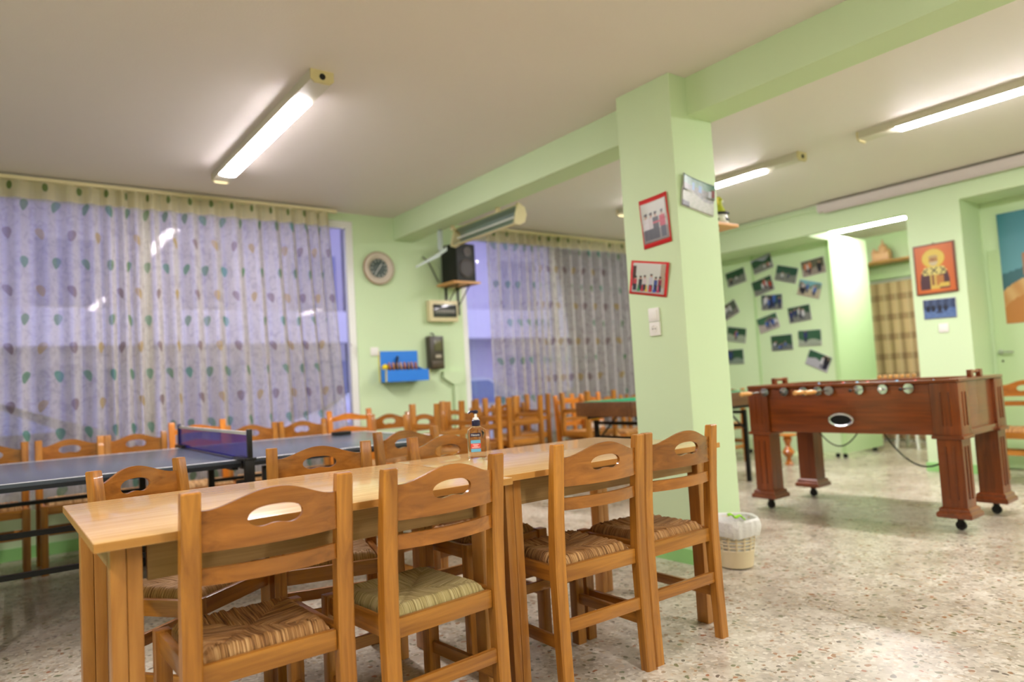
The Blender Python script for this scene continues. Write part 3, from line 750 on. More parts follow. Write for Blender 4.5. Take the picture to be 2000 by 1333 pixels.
# ---------------------------------------------------------------- pool table
cloth_m = mat('green baize', srgb(62, 150, 112), .9, spec=.1)
poolw = wood('brown pool rail', srgb(92, 56, 30), srgb(124, 80, 46), 0, .45, .1)
t = thing('pool_table', 'small pool table with green baize and black folding legs behind the pillar', 'pool table', (5.21, 4.45, 0), 0)
a, b = .91, .35
bm = B(); box(bm, -a+.05, a-.05, -b+.05, b-.05, .80, .845); obj('bed', bm, cloth_m, t)
for nm, q in (('rail', (-a, a, -b, -b+.05)), ('rail', (-a, a, b-.05, b)), ('rail', (-a, -a+.05, -b+.05, b-.05)), ('rail', (a-.05, a, -b+.05, b-.05))):
    bm = B(); box(bm, *q, .745, .875, bev=.006); r = obj(nm, bm, poolw, t)
for q in ((-a+.05, a-.05, -b+.05, -b+.075), (-a+.05, a-.05, b-.075, b-.05), (-a+.05, -a+.075, -b+.075, b-.075), (a-.075, a-.05, -b+.075, b-.075)):
    bm = B(); box(bm, *q, .845, .879, bev=.005); obj('cushion', bm, cloth_m, t)
for sx in (-1, 1):
    for sy in (-1, 1):
        bm = B(); px, py = sx*(a-.20), sy*(b-.05); box(bm, px-.018, px+.018, py-.018, py+.018, 0, .70, bev=.003); obj('leg', bm, blackmet_m, t)
    px = sx*(a-.20)
    bm = B(); box(bm, px-.012, px+.012, -b+.07, b-.07, .53, .56); box(bm, px-.012, px+.012, -b+.07, b-.07, .66, .69); obj('crossbar', bm, blackmet_m, t)
    for sy in (-1, 1):
        bm = B(); tube(bm, [(px, sy*(b-.05), .50), (px-sx*.30, sy*(b-.05), .74)], .009); obj('brace', bm, blackmet_m, t)
for sy in (-1, 1):
    bm = B(); box(bm, -a+.10, a-.10, sy*(b-.05)-.012, sy*(b-.05)+.012, .715, .745); obj('side_bar', bm, blackmet_m, t)
for i, (x, y, c) in enumerate(((5.3, 4.3, srgb(230, 60, 40)), (5.62, 4.45, srgb(236, 190, 40)), (5.86, 4.32, srgb(240, 236, 220)))):
    bm = B(); bmesh.ops.create_uvsphere(bm, u_segments=16, v_segments=10, radius=.024); o = obj('pool_ball', bm, mat('ball %d' % i, c, .1), None, (x, y, .869)); tag(o, ('red', 'yellow', 'white')[i]+' pool ball on the green baize', 'ball', 'pool balls on the baize')
# soft toy on the chair left of the pool table
toyy = mat('yellow plush', srgb(226, 170, 30), .9); toyw = mat('white plush', srgb(220, 206, 186), .9); toyo = mat('orange plush', srgb(232, 150, 70), .9)
t = thing('plush_toy', 'small yellow and white soft toy on the ladder back chair by the pool table', 'toy', (5.24, 5.56, .49))
def ball(bm, c, r, sz=(1, 1, 1)):
    bmesh.ops.create_uvsphere(bm, u_segments=16, v_segments=10, radius=r, matrix=Matrix.Translation(c) @ Matrix.Diagonal((*sz, 1)))
bm = B(); ball(bm, (0, 0, .07), .07, (1, .8, 1)); obj('body', bm, toyw, t)
bm = B(); ball(bm, (0, -.01, .20), .068); ball(bm, (-.05, -.01, .26), .02); ball(bm, (.05, -.01, .26), .02); obj('head', bm, toyy, t)
for s in (-1, 1):
    bm = B(); ball(bm, (s*.06, -.06, .028), .028, (1, 1.5, 1)); obj('foot', bm, toyo, t)
    bm = B(); ball(bm, (s*.085, -.02, .10), .022, (1, 1, 2)); obj('arm', bm, toyw, t)

# ---------------------------------------------------------------- football table
t = thing('football_table', 'mahogany football table on thick panelled legs with casters', 'football table', (5.215, 2.585, 0), R_(1.5))
a, b = .395, .735      # half width X, half length Y
zt, zb_ = .955, .60
def panel(bm, x0, x1, y0, y1, z0, z1): box(bm, x0, x1, y0, y1, z0, z1, bev=.003)
for sx, nm in ((-1, 'near'), (1, 'far')):
    bm = B(); x0, x1 = (sx*a, sx*(a-.025)) if sx < 0 else (a-.025, a)
    panel(bm, min(x0, x1)+(.012 if sx < 0 else 0), max(x0, x1)-(.012 if sx > 0 else 0), -b+.16, b-.16, zb_, zt-.02); obj('side_panel', bm, mahog_y, t)
    bm = B(); box(bm, sx*a-.018 if sx < 0 else sx*(a)-.03, sx*a+.03 if sx < 0 else sx*a+.018, -b-.004, b+.004, zt-.02, zt, bev=.004); obj('top_rail', bm, mahog_y, t)
for sy in (-1, 1):
    bm = B(); y0, y1 = (-b+.012, -b+.03) if sy < 0 else (b-.03, b-.012)
    panel(bm, -a+.16, a-.16, y0, y1, zb_, zt-.02); obj('end_panel', bm, mahog_x, t)
    bm = B(); box(bm, -a-.0, a+.0, (-b-.012 if sy < 0 else b-.06), (-b+.06 if sy < 0 else b+.012), zt-.018, zt+.002, bev=.004); obj('top_rail', bm, mahog_x, t)
    bm = B(); box(bm, -a+.16, a-.16, (-b-.002 if sy < 0 else b-.03), (-b+.03 if sy < 0 else b+.002), zb_-.012, zb_+.03, bev=.003); obj('bottom_rail', bm, mahog_x, t)
# playing field and inner lining
bm = B(); box(bm, -a+.03, a-.03, -b+.03, b-.03, .78, .80); obj('playfield', bm, mat('green pitch', srgb(60, 130, 70), .5), t)
# leg + corner posts
def leg(sx, sy):
    lp = B(); cx, cy = sx*(a-.075), sy*(b-.075); h = .082
    box(lp, cx-h, cx+h, cy-h, cy+h, zb_, zt-.021, bev=.003)
    o = obj('leg', lp, mahog_v, t)
    bm = B(); box(bm, cx-h-.012, cx+h+.012, cy-h-.012, cy+h+.012, zb_-.022, zb_+.002, bev=.006); obj('collar', bm, mahog_v, o)
    bm = B(); loft(bm, [[(cx+i*.072, cy+j*.072, z) for i, j in ((-1, -1), (1, -1), (1, 1), (-1, 1))] for z in (.15, zb_-.02)]); obj('leg_shaft', bm, mahog_v, o, smooth=False)
    bm = B()
    loft(bm, [[(cx+i*w_, cy+j*w_, z) for i, j in ((-1, -1), (1, -1), (1, 1), (-1, 1))] for z, w_ in ((.085, .094), (.092, .102), (.112, .102), (.122, .094), (.126, .088), (.142, .088), (.152, .074))]); obj('plinth', bm, mahog_x, o, smooth=False)
    # flutes: slim proud mouldings on the outer faces
    bm = B()
    for dz0, dz1, hh in ((zb_+.06, zt-.08, h), (.20, zb_-.07, .072)):
        for q in (-.024, .024):
            xx = cx+sx*(hh+.0015)
            box(bm, min(xx-.004, xx+.004), max(xx-.004, xx+.004), cy+q-.005, cy+q+.005, dz0, dz1, bev=.003)
            yy = cy+sy*(hh+.0015)
            box(bm, cx+q-.005, cx+q+.005, yy-.004, yy+.004, dz0, dz1, bev=.003)
    obj('fluting', bm, mahog_v, o)
    bm = B(); box(bm, cx-.016, cx+.016, cy-.016, cy+.016, .060, .086, bev=.002); box(bm, cx-.018, cx-.014, cy-.014, cy+.014, .02, .07); box(bm, cx+.014, cx+.018, cy-.014, cy+.014, .02, .07); ca = obj('caster', bm, blackmet_m, o)
    bm = B(); lathe(bm, [(.018, -.012), (.030, -.010), (.030, .010), (.018, .012)], (cx, cy, .030), 0, 18); obj('wheel', bm, rubber_m, ca)
for sx in (-1, 1):
    for sy in (-1, 1): leg(sx, sy)
# rods
rzs = .905
rods = [(.60, 0, 1), (.44, 1, 0), (.27, 0, 1), (.13, 1, 0), (-.03, 0, 1), (-.25, 1, 0), (-.40, 0, 0), (-.54, 1, 0)]
for i, (y, red, out) in enumerate(((.592, 1, 1), (.43, 0, 0), (.275, 1, 0), (.165, 0, 1), (.085, 1, 1), (-.13, 0, 0), (-.29, 1, 0), (-.455, 0, 0))):
    xo = -a-(.25 if out else .13 if i in (3, 5, 7) else .05); xi = a+(.05 if out else .22)
    bm = B(); tube(bm, [(xo, y, rzs), (xi, y, rzs)], .0065, 10); rd = obj('rod', bm, chrome_m, t)
    for sx in (-1, 1):
        bm = B(); X = sx*(a-.004) if sx > 0 else -a-.0; lathe(bm, [(.012, -.014), (.033, -.012), (.033, .004), (.023, .012), (.010, .013)], (sx*(a+.004), y, rzs), 0, 18)
        obj('bearing', bm, mat('bearing %d%d' % (i, sx), srgb(196, 200, 198), .3) if 0 else grey_m if i == 4 else chrome_m, rd)
    if out:
        bm = B(); lathe(bm, [(.010, 0), (.014, -.02), (.017, -.06), (.015, -.10), (.018, -.125), (.013, -.14)], (xo+.06, y, rzs), 0, 16); obj('handle', bm, handle_m, rd)
    else:
        bm = B(); lathe(bm, [(.009, 0), (.012, -.01), (.008, -.02)], (xo+.005, y, rzs), 0, 12); obj('rod_cap', bm, rubber_m if i % 3 else white_m, rd)
        bm = B(); lathe(bm, [(.010, 0), (.014, .02), (.017, .06), (.015, .10), (.018, .125), (.013, .14)], (xi-.06, y, rzs), 0, 16); obj('handle', bm, handle_m, rd)
    mm = lred if red else lblue
    for q in ((-.12, .12) if i in (1, 6) else (0,) if i in (0, 7) else (-.2, 0, .2)):
        bm = B(); box(bm, q-.012, q+.012, y-.010, y+.010, rzs-.075, rzs+.02, bev=.004); ball(bm, (q, y, rzs+.030), .012); box(bm, q-.010, q+.010, y-.016, y+.012, rzs-.092, rzs-.075, bev=.003); obj('player_figure', bm, mm, rd)
# ball cup on the long side
bm = B()
def ell(x, ry, rz_, n=28): return [(x, .02+ry*math.cos(2*PI*i/n), .695+rz_*math.sin(2*PI*i/n)) for i in range(n)]
loft(bm, [ell(-a+.012, .088, .046), ell(-a-.002, .092, .049), ell(-a-.006, .084, .044), ell(-a-.003, .074, .036), ell(-a+.0115, .070, .033)], cap=False); ring = obj('ball_outlet', bm, chrome_m, t)
bm = B(); loft(bm, [ell(-a+.0105, .073, .035), ell(-a+.0095, .073, .035)]); obj('outlet_hole', bm, mat('black hole', srgb(4, 4, 4), .9), ring)
# score counters and goal-end handles on top
for sy in (-1, 1):
    bm = B(); yy = sy*(b-.03)
    for q in (-.07, .09): box(bm, q-.022, q+.022, yy-.015, yy+.015, zt+.002, zt+.05, bev=.004)
    tube(bm, [(-.06, yy, zt+.036), (.08, yy, zt+.036)], .011); obj('top_handle', bm, mahog_x, t)
bm = B(); tube(bm, [(a-.012, -.2, zt+.012), (a-.012, .1, zt+.012)], .004); sc = obj('score_wire', bm, chrome_m, t)
for i in range(7):
    bm = B(); box(bm, a-.024, a, -.19+i*.042, -.165+i*.042, zt+.001, zt+.03, bev=.004); obj('score_bead', bm, handle_m, sc)
# black cable hanging below
bm = B(); pts = []
for i in range(17):
    q = i/16; pts.append((.30, -.55+.62*q-.0, .60-.30*math.sin(PI*q)**.8))
tube(bm, pts, .006); obj('cable', bm, rubber_m, t)
bm = B(); tube(bm, [(.28, .20+.38*i/16, .60-.17*math.sin(PI*i/16)**.8) for i in range(17)], .005); obj('cable', bm, rubber_m, t)

# ---------------------------------------------------------------- waste basket
bask = mat('beige plastic basket', srgb(222, 204, 168), .5); bagm = mat('white bin bag', srgb(240, 238, 236), .35); k = N(bagm); k.b.inputs['Alpha'].default_value = .93
k.bump(k.noise(k.coord(), 40, 4, .6, 1.5), .6, .01)
limem = mat('lime green wrapper', srgb(150, 214, 40), .4)
BXX, BYY = 3.27, 2.44
BXX, BYY = 3.325, 2.452
t = thing('waste_basket', 'beige slotted waste basket at the foot of the pillar', 'waste basket', (BXX, BYY, 0))
bm = B(); nr, nh = 60, 26; g = []
for j in range(nh+1):
    q = j/nh; r = .088+.030*q
    g.append([bm.verts.new((r*math.cos(2*PI*i/nr), r*math.sin(2*PI*i/nr), .008+.25*q)) for i in range(nr)])
for j in range(nh):
    for i in range(nr):
        if 10 <= j <= 20 and j % 2 == 0 and i % 4 != 0: continue
        bm.faces.new((g[j][i], g[j][(i+1) % nr], g[j+1][(i+1) % nr], g[j+1][i]))
bm.faces.new(list(reversed(g[0])))
o = obj('basket_body', bm, bask, t); md = o.modifiers.new('thickness', 'SOLIDIFY'); md.thickness = .003
bm = B(); rings = []
for rr, zz in ((.119, .246), (.125, .250), (.126, .262), (.119, .266)): rings.append(circ((0, 0, zz), rr, 48))
loft(bm, rings, cap=False); obj('rim', bm, bask, t)
bm = B(); rnd = random.Random(5); rings = []
def wav(r, z, am, sd):
    out = []
    for i in range(96):
        a_ = 2*PI*i/96; wv = math.sin(5*a_+sd)*.5+math.sin(11*a_+2*sd)*.35+math.sin(23*a_+sd*3)*.3
        out.append(((r+am*wv)*math.cos(a_), (r+am*wv)*math.sin(a_), z+am*.7*math.sin(4*a_+sd)))
    return out
for r, z, am in ((.078, .03, .002), (.098, .14, .003), (.110, .24, .002), (.117, .268, .002), (.127, .274, .003), (.137, .262, .006), (.140, .235, .009), (.134, .200, .008), (.126, .180, .006)): rings.append(wav(r, z, am, 1+z*3))
loft(bm, rings, cap=False); bg_ = obj('bin_bag', bm, bagm, t)
bm = B(); rnd = random.Random(9)
rings = [[(.09*q-.045, .020*math.cos(2*PI*i/12)*(1+.35*math.sin(14*q+i)), .006*math.sin(2*PI*i/12)+.007*math.sin(11*q)) for i in range(12)] for q in [u/12 for u in range(13)]]
loft(bm, rings); o = obj('wrapper', bm, limem, None, (BXX-.085, BYY-.080, .298), (0, R_(12), R_(-38))); tag(o, 'lime green wrapper caught on the rim of the waste basket', 'wrapper')

# ---------------------------------------------------------------- things on the back wall
# clock
cx, cz = 3.150, 2.312
t = thing('wall_clock', 'round beige wall clock with a dark face on the green wall', 'clock', (cx, D, cz))
bm = B(); lathe(bm, [(.150, 0), (.162, -.006), (.166, -.025), (.158, -.040), (.140, -.046), (.098, -.030), (.092, -.024)], ax=1, n=48); obj('case', bm, mat('beige clock case', srgb(206, 192, 176), .25, coat=.5), t)
bm = B(); rings = [circ((0, y, 0), r, 48, 1) for r, y in ((.158, -.020), (.168, -.020), (.168, -.036), (.158, -.038))]; rings.append(rings[0]); loft(bm, rings, cap=False); obj('rim', bm, mat('brown clock rim', srgb(150, 118, 84), .3), t)
bm = B(); lathe(bm, [(.096, -.020), (.096, -.032)], ax=1, n=40); fc = obj('dial', bm, mat('grey green dial', srgb(72, 84, 80), .3), t)
for i in range(12):
    a_ = i*PI/6; M = Matrix.Rotation(a_, 4, 'Y')
    bm = B(); box(bm, -.003, .003, -.0345, -.032, .070, .086, M); obj('hour_mark', bm, white_m, fc)
for a_, ln, wd in ((R_(35), .052, .004), (R_(215), .072, .003)):
    M = Matrix.Rotation(a_, 4, 'Y'); bm = B(); box(bm, -wd, wd, -.038, -.0355, -.008, ln, M); obj('hand', bm, white_m, fc)
# speaker on a pine shelf
t = thing('wall_shelf', 'small pine shelf on black brackets below the beam, carrying the loudspeaker', 'shelf', (4.0, D, 2.150))
bm = B(); box(bm, -.17, .17, -.34, -.002, 0, .022, bev=.003); obj('board', bm, shelf_m, t)
for x in (-.06, .09):
    bm = B(); box(bm, x-.012, x+.012, -.26, -.012, -.010, -.0005); box(bm, x-.012, x+.012, -.012, -.001, -.30, -.0005)
    tube(bm, [(x, -.24, -.008), (x, -.012, -.20)], .006, 6); obj('bracket', bm, blackmet_m, t)
spk_m = mat('black speaker vinyl', srgb(14, 12, 12), .55); cone_m = mat('speaker cone', srgb(46, 34, 32), .5); ring_m = mat('speaker ring', srgb(70, 58, 52), .4)
t = thing('loudspeaker', 'black two way loudspeaker on the pine shelf by the beam', 'loudspeaker', (4.0, D-.185, 2.1725), R_(6))
bm = B(); box(bm, -.125, .125, -.13, .13, 0, .40, bev=.004); obj('cabinet', bm, spk_m, t)
bm = B(); lathe(bm, [(.098, -.001), (.098, -.008), (.088, -.010), (.080, -.004), (.045, .004), (.030, .002), (.022, -.004), (.0, -.008)], (0, -.131, .135), 1, 32); obj('woofer', bm, ring_m, t)
bm = B(); lathe(bm, [(.082, -.0105), (.05, -.0045), (.028, -.006), (.0, -.012)], (0, -.131, .135), 1, 32); obj('cone', bm, cone_m, t)
bm = B(); lathe(bm, [(.048, -.001), (.048, -.007), (.030, -.009), (.018, -.004), (.0, -.008)], (.02, -.131, .315), 1, 28); obj('tweeter', bm, ring_m, t)
# breaker box
t = thing('breaker_box', 'cream breaker box with a smoked cover below the loudspeaker', 'breaker box', (3.865, D, 1.775))
bm = B(); box(bm, -.175, .175, -.075, -.001, 0, .225, bev=.008); obj('enclosure', bm, cream_m, t)
bm = B(); box(bm, -.135, .150, -.086, -.074, .045, .180, bev=.005); obj('cover', bm, dark_m, t)
for i in range(9):
    bm = B(); box(bm, -.115+i*.027, -.095+i*.027, -.0885, -.0855, .085, .125, bev=.001); obj('breaker', bm, grey_m, bpy.data.objects['cover'])
# blue wall box with bats
blue_m = mat('bright blue board', srgb(30, 128, 232), .4); yel_m = mat('yellow edging', srgb(226, 206, 62), .45)
t = thing('wall_box', 'bright blue wall box with yellow edges on the green wall', 'box', (3.36, D, 1.165))
bm = B(); box(bm, -.235, .19, -.014, -.001, 0, .31); obj('back_board', bm, blue_m, t)
bm = B(); box(bm, -.235, .24, -.150, -.138, 0, .115); obj('front_board', bm, blue_m, t)
bm = B(); prism(bm, [(-.014, 0), (-.138, 0), (-.138, .115), (-.014, .15)], -.235, -.224, 0); prism(bm, [(-.014, 0), (-.138, 0), (-.138, .115), (-.014, .15)], .18, .19, 0); obj('side_board', bm, blue_m, t)
bm = B(); box(bm, -.224, .18, -.138, -.014, 0, .012); obj('base_board', bm, blue_m, t)
for q in ((-.243, -.2355, -.016, -.001, 0, .31), (-.243, -.2355, -.152, -.137, 0, .115), (.2405, .247, -.152, -.137, 0, .115)):
    bm = B(); box(bm, *q); obj('edging', bm, yel_m, t)
batc = [srgb(150, 40, 30), srgb(186, 120, 80), srgb(30, 26, 26), srgb(222, 188, 158), srgb(160, 60, 40), srgb(40, 30, 30), srgb(176, 96, 66), srgb(150, 46, 36)]
for i, c in enumerate(batc):
    names = ['leftmost', 'second', 'third', 'fourth', 'fifth', 'sixth', 'seventh', 'rightmost']
    tt = thing('table_tennis_bat', names[i]+' bat in the row standing in the blue wall box', 'bat', (3.36-.165+i*.042, D-.080, 1.312), R_(8), 'bats in the blue wall box', rot=(R_(-8+3*(i % 3)), 0, R_(68)))
    bm = B(); lathe(bm, [(.046, -.004), (.048, 0), (.046, .004)], (0, 0, 0), 1, 24); obj('blade', bm, handle_m, tt)
    bm = B(); lathe(bm, [(.047, .0045), (.047, .0075)], (0, 0, 0), 1, 24); lathe(bm, [(.047, -.0075), (.047, -.0045)], (0, 0, 0), 1, 24); obj('rubber', bm, mat('bat rubber %d' % i, c, .6), tt)
    bm = B(); box(bm, -.012, .012, -.009, .009, -.088, -.040, bev=.004); obj('handle', bm, handle_m, tt)
bm = B(); tube(bm, [(0, 0, -.05), (.02, 0, .0), (.042, 0, .075)], [.008, .010, .012]); tag(obj('pen_torch', bm, black_m, None, (3.27, D-.035, 1.345)), 'black stick leaning against the back board of the blue wall box', 'stick')
bm = B(); ball(bm, (0, 0, 0), .034); tag(obj('foam_ball', bm, mat('yellow foam', srgb(236, 206, 20), .7), None, (3.150, D-.072, 1.310)), 'yellow ball at the left end of the blue wall box', 'ball')
# meter and its funnel-shaped conduit box
t = thing('electric_meter', 'dark brown electric meter right of the blue wall box', 'electric meter', (3.745, D, 1.275))
bm = B(); box(bm, -.085, .085, -.085, -.001, 0, .345, bev=.01); obj('case', bm, mat('dark bakelite', srgb(60, 52, 38), .35), t)
bm = B(); box(bm, -.03, .06, -.092, -.084, .19, .30, bev=.003); obj('display_window', bm, mat('olive glass', srgb(98, 96, 66), .15), t)
bm = B(); box(bm, -.02, .05, -.090, -.084, .115, .15, bev=.002); obj('name_plate', bm, mat('grey plate', srgb(170, 160, 140), .5), t)
bm = B(); box(bm, -.07, .07, -.094, -.084, .01, .085, bev=.004); obj('terminal_cover', bm, mat('brown cover', srgb(74, 60, 38), .4), t)
bm = B(); tube(bm, [(0, -.03, .34), (0, -.03, .37), (-.03, -.02, .38)], .007); obj('cable_gland', bm, rubber_m, t)
t = thing('conduit_box', 'funnel shaped conduit cover painted wall green below the meter', 'conduit cover', (4.0, D, 1.06))
bm = B(); prism(bm, [(-.16, .19), (.10, .19), (.10, .12), (.025, .045), (-.035, .045), (-.16, .12)], -.045, -.001); obj('cover', bm, green_m, t)
bm = B(); prism(bm, [(-.028, .05), (.018, .05), (.018, -.60), (-.028, -.60)], -.038, -.001); obj('duct', bm, green_m, t)
def plate(name, label, cat, loc, rz, w_=.085, h_=.085, kind='switch', m=white_m):
    t = thing(name, label, cat, loc, rz)
    bm = B(); box(bm, -w_/2, w_/2, -.012, -.0005, -h_/2, h_/2, bev=.003); p = obj('plate', bm, m, t)
    if kind == 'switch':
        bm = B(); box(bm, -w_*.33, w_*.33, -.016, -.0118, -h_*.34, h_*.34, bev=.002); obj('rocker', bm, m, t)
    else:
        bm = B(); lathe(bm, [(.022, 0), (.022, -.0025), (.019, -.004), (.018, .0)], (0, -.0118, 0), 1, 24); obj('socket_ring', bm, m, t)
        for s in (-1, 1):
            bm = B(); lathe(bm, [(.0035, 0), (.0035, -.0012)], (s*.0095, -.0152, 0), 1, 10); obj('pin_hole', bm, black_m, t)
    return t
plate('light_switch', 'small white switch left of the blue wall box', 'light switch', (3.074, D, 1.476), 0)
plate('light_switch', 'white light switch on the pillar above the socket', 'light switch', (PX, 2.811, 1.447), R_(-90), .082, .082)
plate('wall_socket', 'white round wall socket on the pillar below the switch', 'socket', (PX, 2.810, 1.362), R_(-90), .082, .082, 'socket')
plate('light_switch', 'white light switch below the blue photo on the pier', 'light switch', (WR, 2.848, 1.378), R_(-90), .085, .085)
# surface cable runs
bm = B(); tube(bm, [(3.86, D-.008, 2.0), (3.86, D-.008, 2.33), (3.78, D-.01, 2.42), (3.66, D-.012, 2.45)], .006, 6); tag(obj('cable', bm, green_m), 'painted cable running up from the breaker box', 'cable')
bm = B(); tube(bm, [(3.66, D-.03, 2.46), (3.72, D-.03, 2.42), (3.77, D-.03, 2.33), (3.81, D-.03, 2.25), (3.84, D-.03, 2.20)], .006, 6); tag(obj('cable', bm, rubber_m), 'dark loose cable hanging behind the loudspeaker', 'cable')
# folded-down infrared heater / old batten under the beam
t = thing('wall_heater', 'cream radiant heater with a grey reflector hanging from the beam above the loudspeaker', 'heater', (3.66, 5.25, 2.515))
HR = (0, R_(-75), 0)
bm = B()
prof = [(-.065, .005), (-.060, -.030), (-.02, -.075), (.045, -.080), (.10, -.050), (.115, .01), (.106, .01), (.09, -.044), (.042, -.070), (-.016, -.066), (-.05, -.028), (-.056, .005)]
prism(bm, prof, -.55, .45); obj('housing', bm, cream_m, t, None, HR)
bm = B(); prism(bm, [(-.055, .003), (-.05, -.025), (-.014, -.062), (.040, -.066), (.088, -.040), (.105, .008), (.098, .006), (.08, -.034), (.038, -.058), (-.010, -.054), (-.042, -.022), (-.047, .003)], -.53, .43); obj('reflector', bm, mat('dull reflector', srgb(150, 164, 154), .35, .5), t, None, HR)
for y0, y1 in ((-.575, -.55), (.45, .475)):
    bm = B(); prism(bm, [(-.072, .02), (-.066, -.034), (-.022, -.084), (.048, -.088), (.108, -.056), (.122, .02)], y0, y1); obj('end_cap', bm, cream_m, t, None, HR)
bm = B(); tube(bm, [(.02, -.53, -.025), (.02, .43, -.025)], .010, 10); obj('heating_tube', bm, white_m, t, None, HR)
bm = B(); box(bm, -.11, -.085, .30, .34, .06, .101); box(bm, -.11, -.085, -.44, -.40, .06, .101); obj('hanger', bm, cream_m, t)
bm = B(); box(bm, -.14, -.10, .50, .54, -.10, .101, bev=.004); prism(bm, [(-.16, -.13), (-.06, -.06), (-.06, -.10), (-.16, -.17)], .50, .52); prism(bm, [(-.40, -.27), (-.15, -.125), (-.15, -.17), (-.40, -.285)], .49, .53); obj('support_arm', bm, mat('pale arm', srgb(196, 208, 206), .4), t)

# ---------------------------------------------------------------- printed pictures
pic_m = bpy.data.materials.new('printed paper'); pic_m.use_nodes = True
k = N(pic_m); vc = k.n('ShaderNodeVertexColor'); vc.layer_name = 'print'; k.l(vc.outputs[0], k.b.inputs['Base Color']); k.b.inputs['Roughness'].default_value = .35
paper_m = mat('white paper edge', srgb(226, 226, 224), .5)
redcard = mat('red card', srgb(214, 44, 48), .45)
def picture(name, label, cat, plane, loc, w_, h_, ang, paint, nu=36, nv=24, border=.004, mount=None, group=None, thick=.0015, curl=.006):
    """plane 'X': faces -X, u runs to -Y; plane 'Y': faces -Y, u runs to +X"""
    t = thing(name, label, cat, loc, group=group, rot=(0, R_(-ang), 0) if plane == 'Y' else None)
    if plane == 'X':
        t.rotation_euler = (Matrix.Rotation(R_(-90), 4, 'Z') @ Matrix.Rotation(R_(-ang), 4, 'Y')).to_euler()
    def sheet(nm, ww, hh, y, m, paintf=None, parent=t, n1=2, n2=2):
        bm = B(); g = []
        cl = bm.loops.layers.float_color.new('print') if paintf else None
        for j in range(n2+1):
            g.append([bm.verts.new((-ww/2+ww*i/n1, y-curl*(abs(2*i/n1-1)**3)*(1 if j > n2/2 else .4), -hh/2+hh*j/n2)) for i in range(n1+1)])
        fr_ = []
        for j in range(n2):
            for i in range(n1):
                f = bm.faces.new((g[j][i], g[j][i+1], g[j+1][i+1], g[j+1][i])); fr_.append(f)
                if cl:
                    for lp, (a_, b_) in zip(f.loops, ((i, j), (i+1, j), (i+1, j+1), (i, j+1))):
                        c = paintf(a_/n1, b_/n2); lp[cl] = (c[0]*.72, c[1]*.72, c[2]*.72, 1)
        o = obj(nm, bm, m, parent, smooth=True)
        md = o.modifiers.new('thickness', 'SOLIDIFY'); md.thickness = thick; md.offset = 1
        return o
    if mount:
        mo = sheet('mount', mount[0], mount[1], -.004, redcard, n1=12, n2=8)
    pb = sheet('sheet', w_, h_, -.006, paper_m, n1=12, n2=8)
    sheet('print', w_-2*border, h_-2*border, -.0085, pic_m, paint, pb, nu, nv)
    return t
def clamp(x): return max(0., min(1., x))
def mixc(a_, b_, q): q = clamp(q); return tuple(a_[i]*(1-q)+b_[i]*q for i in range(3))
def outdoors(seed, figs, ground=srgb(118, 122, 116), sky=None, tree=srgb(28, 66, 46)):
    rnd = random.Random(seed)
    fs = []
    for i in range(figs[1]):
        fs.append((rnd.uniform(.12, .9), rnd.uniform(figs[2]*.95, figs[2]*1.45), figs[0][i % len(figs[0])], rnd.uniform(.05, .085)*(figs[2]*1.2+.4), rnd.uniform(.05, .28)))
    hz = rnd.uniform(.35, .55); p1, p2, p3 = rnd.uniform(0, 9), rnd.uniform(0, 9), rnd.uniform(0, 9)
    def nz(u, v): return .5+.25*math.sin(u*31+p1+3*math.sin(v*17+p2))+.25*math.sin(v*37+p3+2.5*math.sin(u*23+p1))
    def f(u, v):
        c = mixc(tree, srgb(70, 120, 84), nz(u, v)*.7)
        edge = hz+.06*math.sin(u*9+p1)
        if sky and v > .8+.12*math.sin(u*7+p2): c = sky
        if v < edge: c = mixc(ground, srgb(172, 176, 166), nz(u*1.7, v)*.6)
        for fx, fh, fc_, fw, fb in fs:
            du = abs(u-fx)
            if fb < v < fb+fh and du < fw*(.7 if v < fb+fh*.45 else 1): c = fc_ if v > fb+fh*.42 else mixc(fc_, srgb(30, 34, 60), .8)
            if (du/(fw*.55))**2+((v-fb-fh-.05)/.05)**2 < 1: c = srgb(196, 150, 124)
        return c[:3]
    return f
Wt, Nv, Bl, Rd, Bk, Or = srgb(220, 220, 226), srgb(40, 52, 110), srgb(70, 110, 190), srgb(196, 74, 60), srgb(26, 30, 40), srgb(220, 128, 80)
CX = 7.88
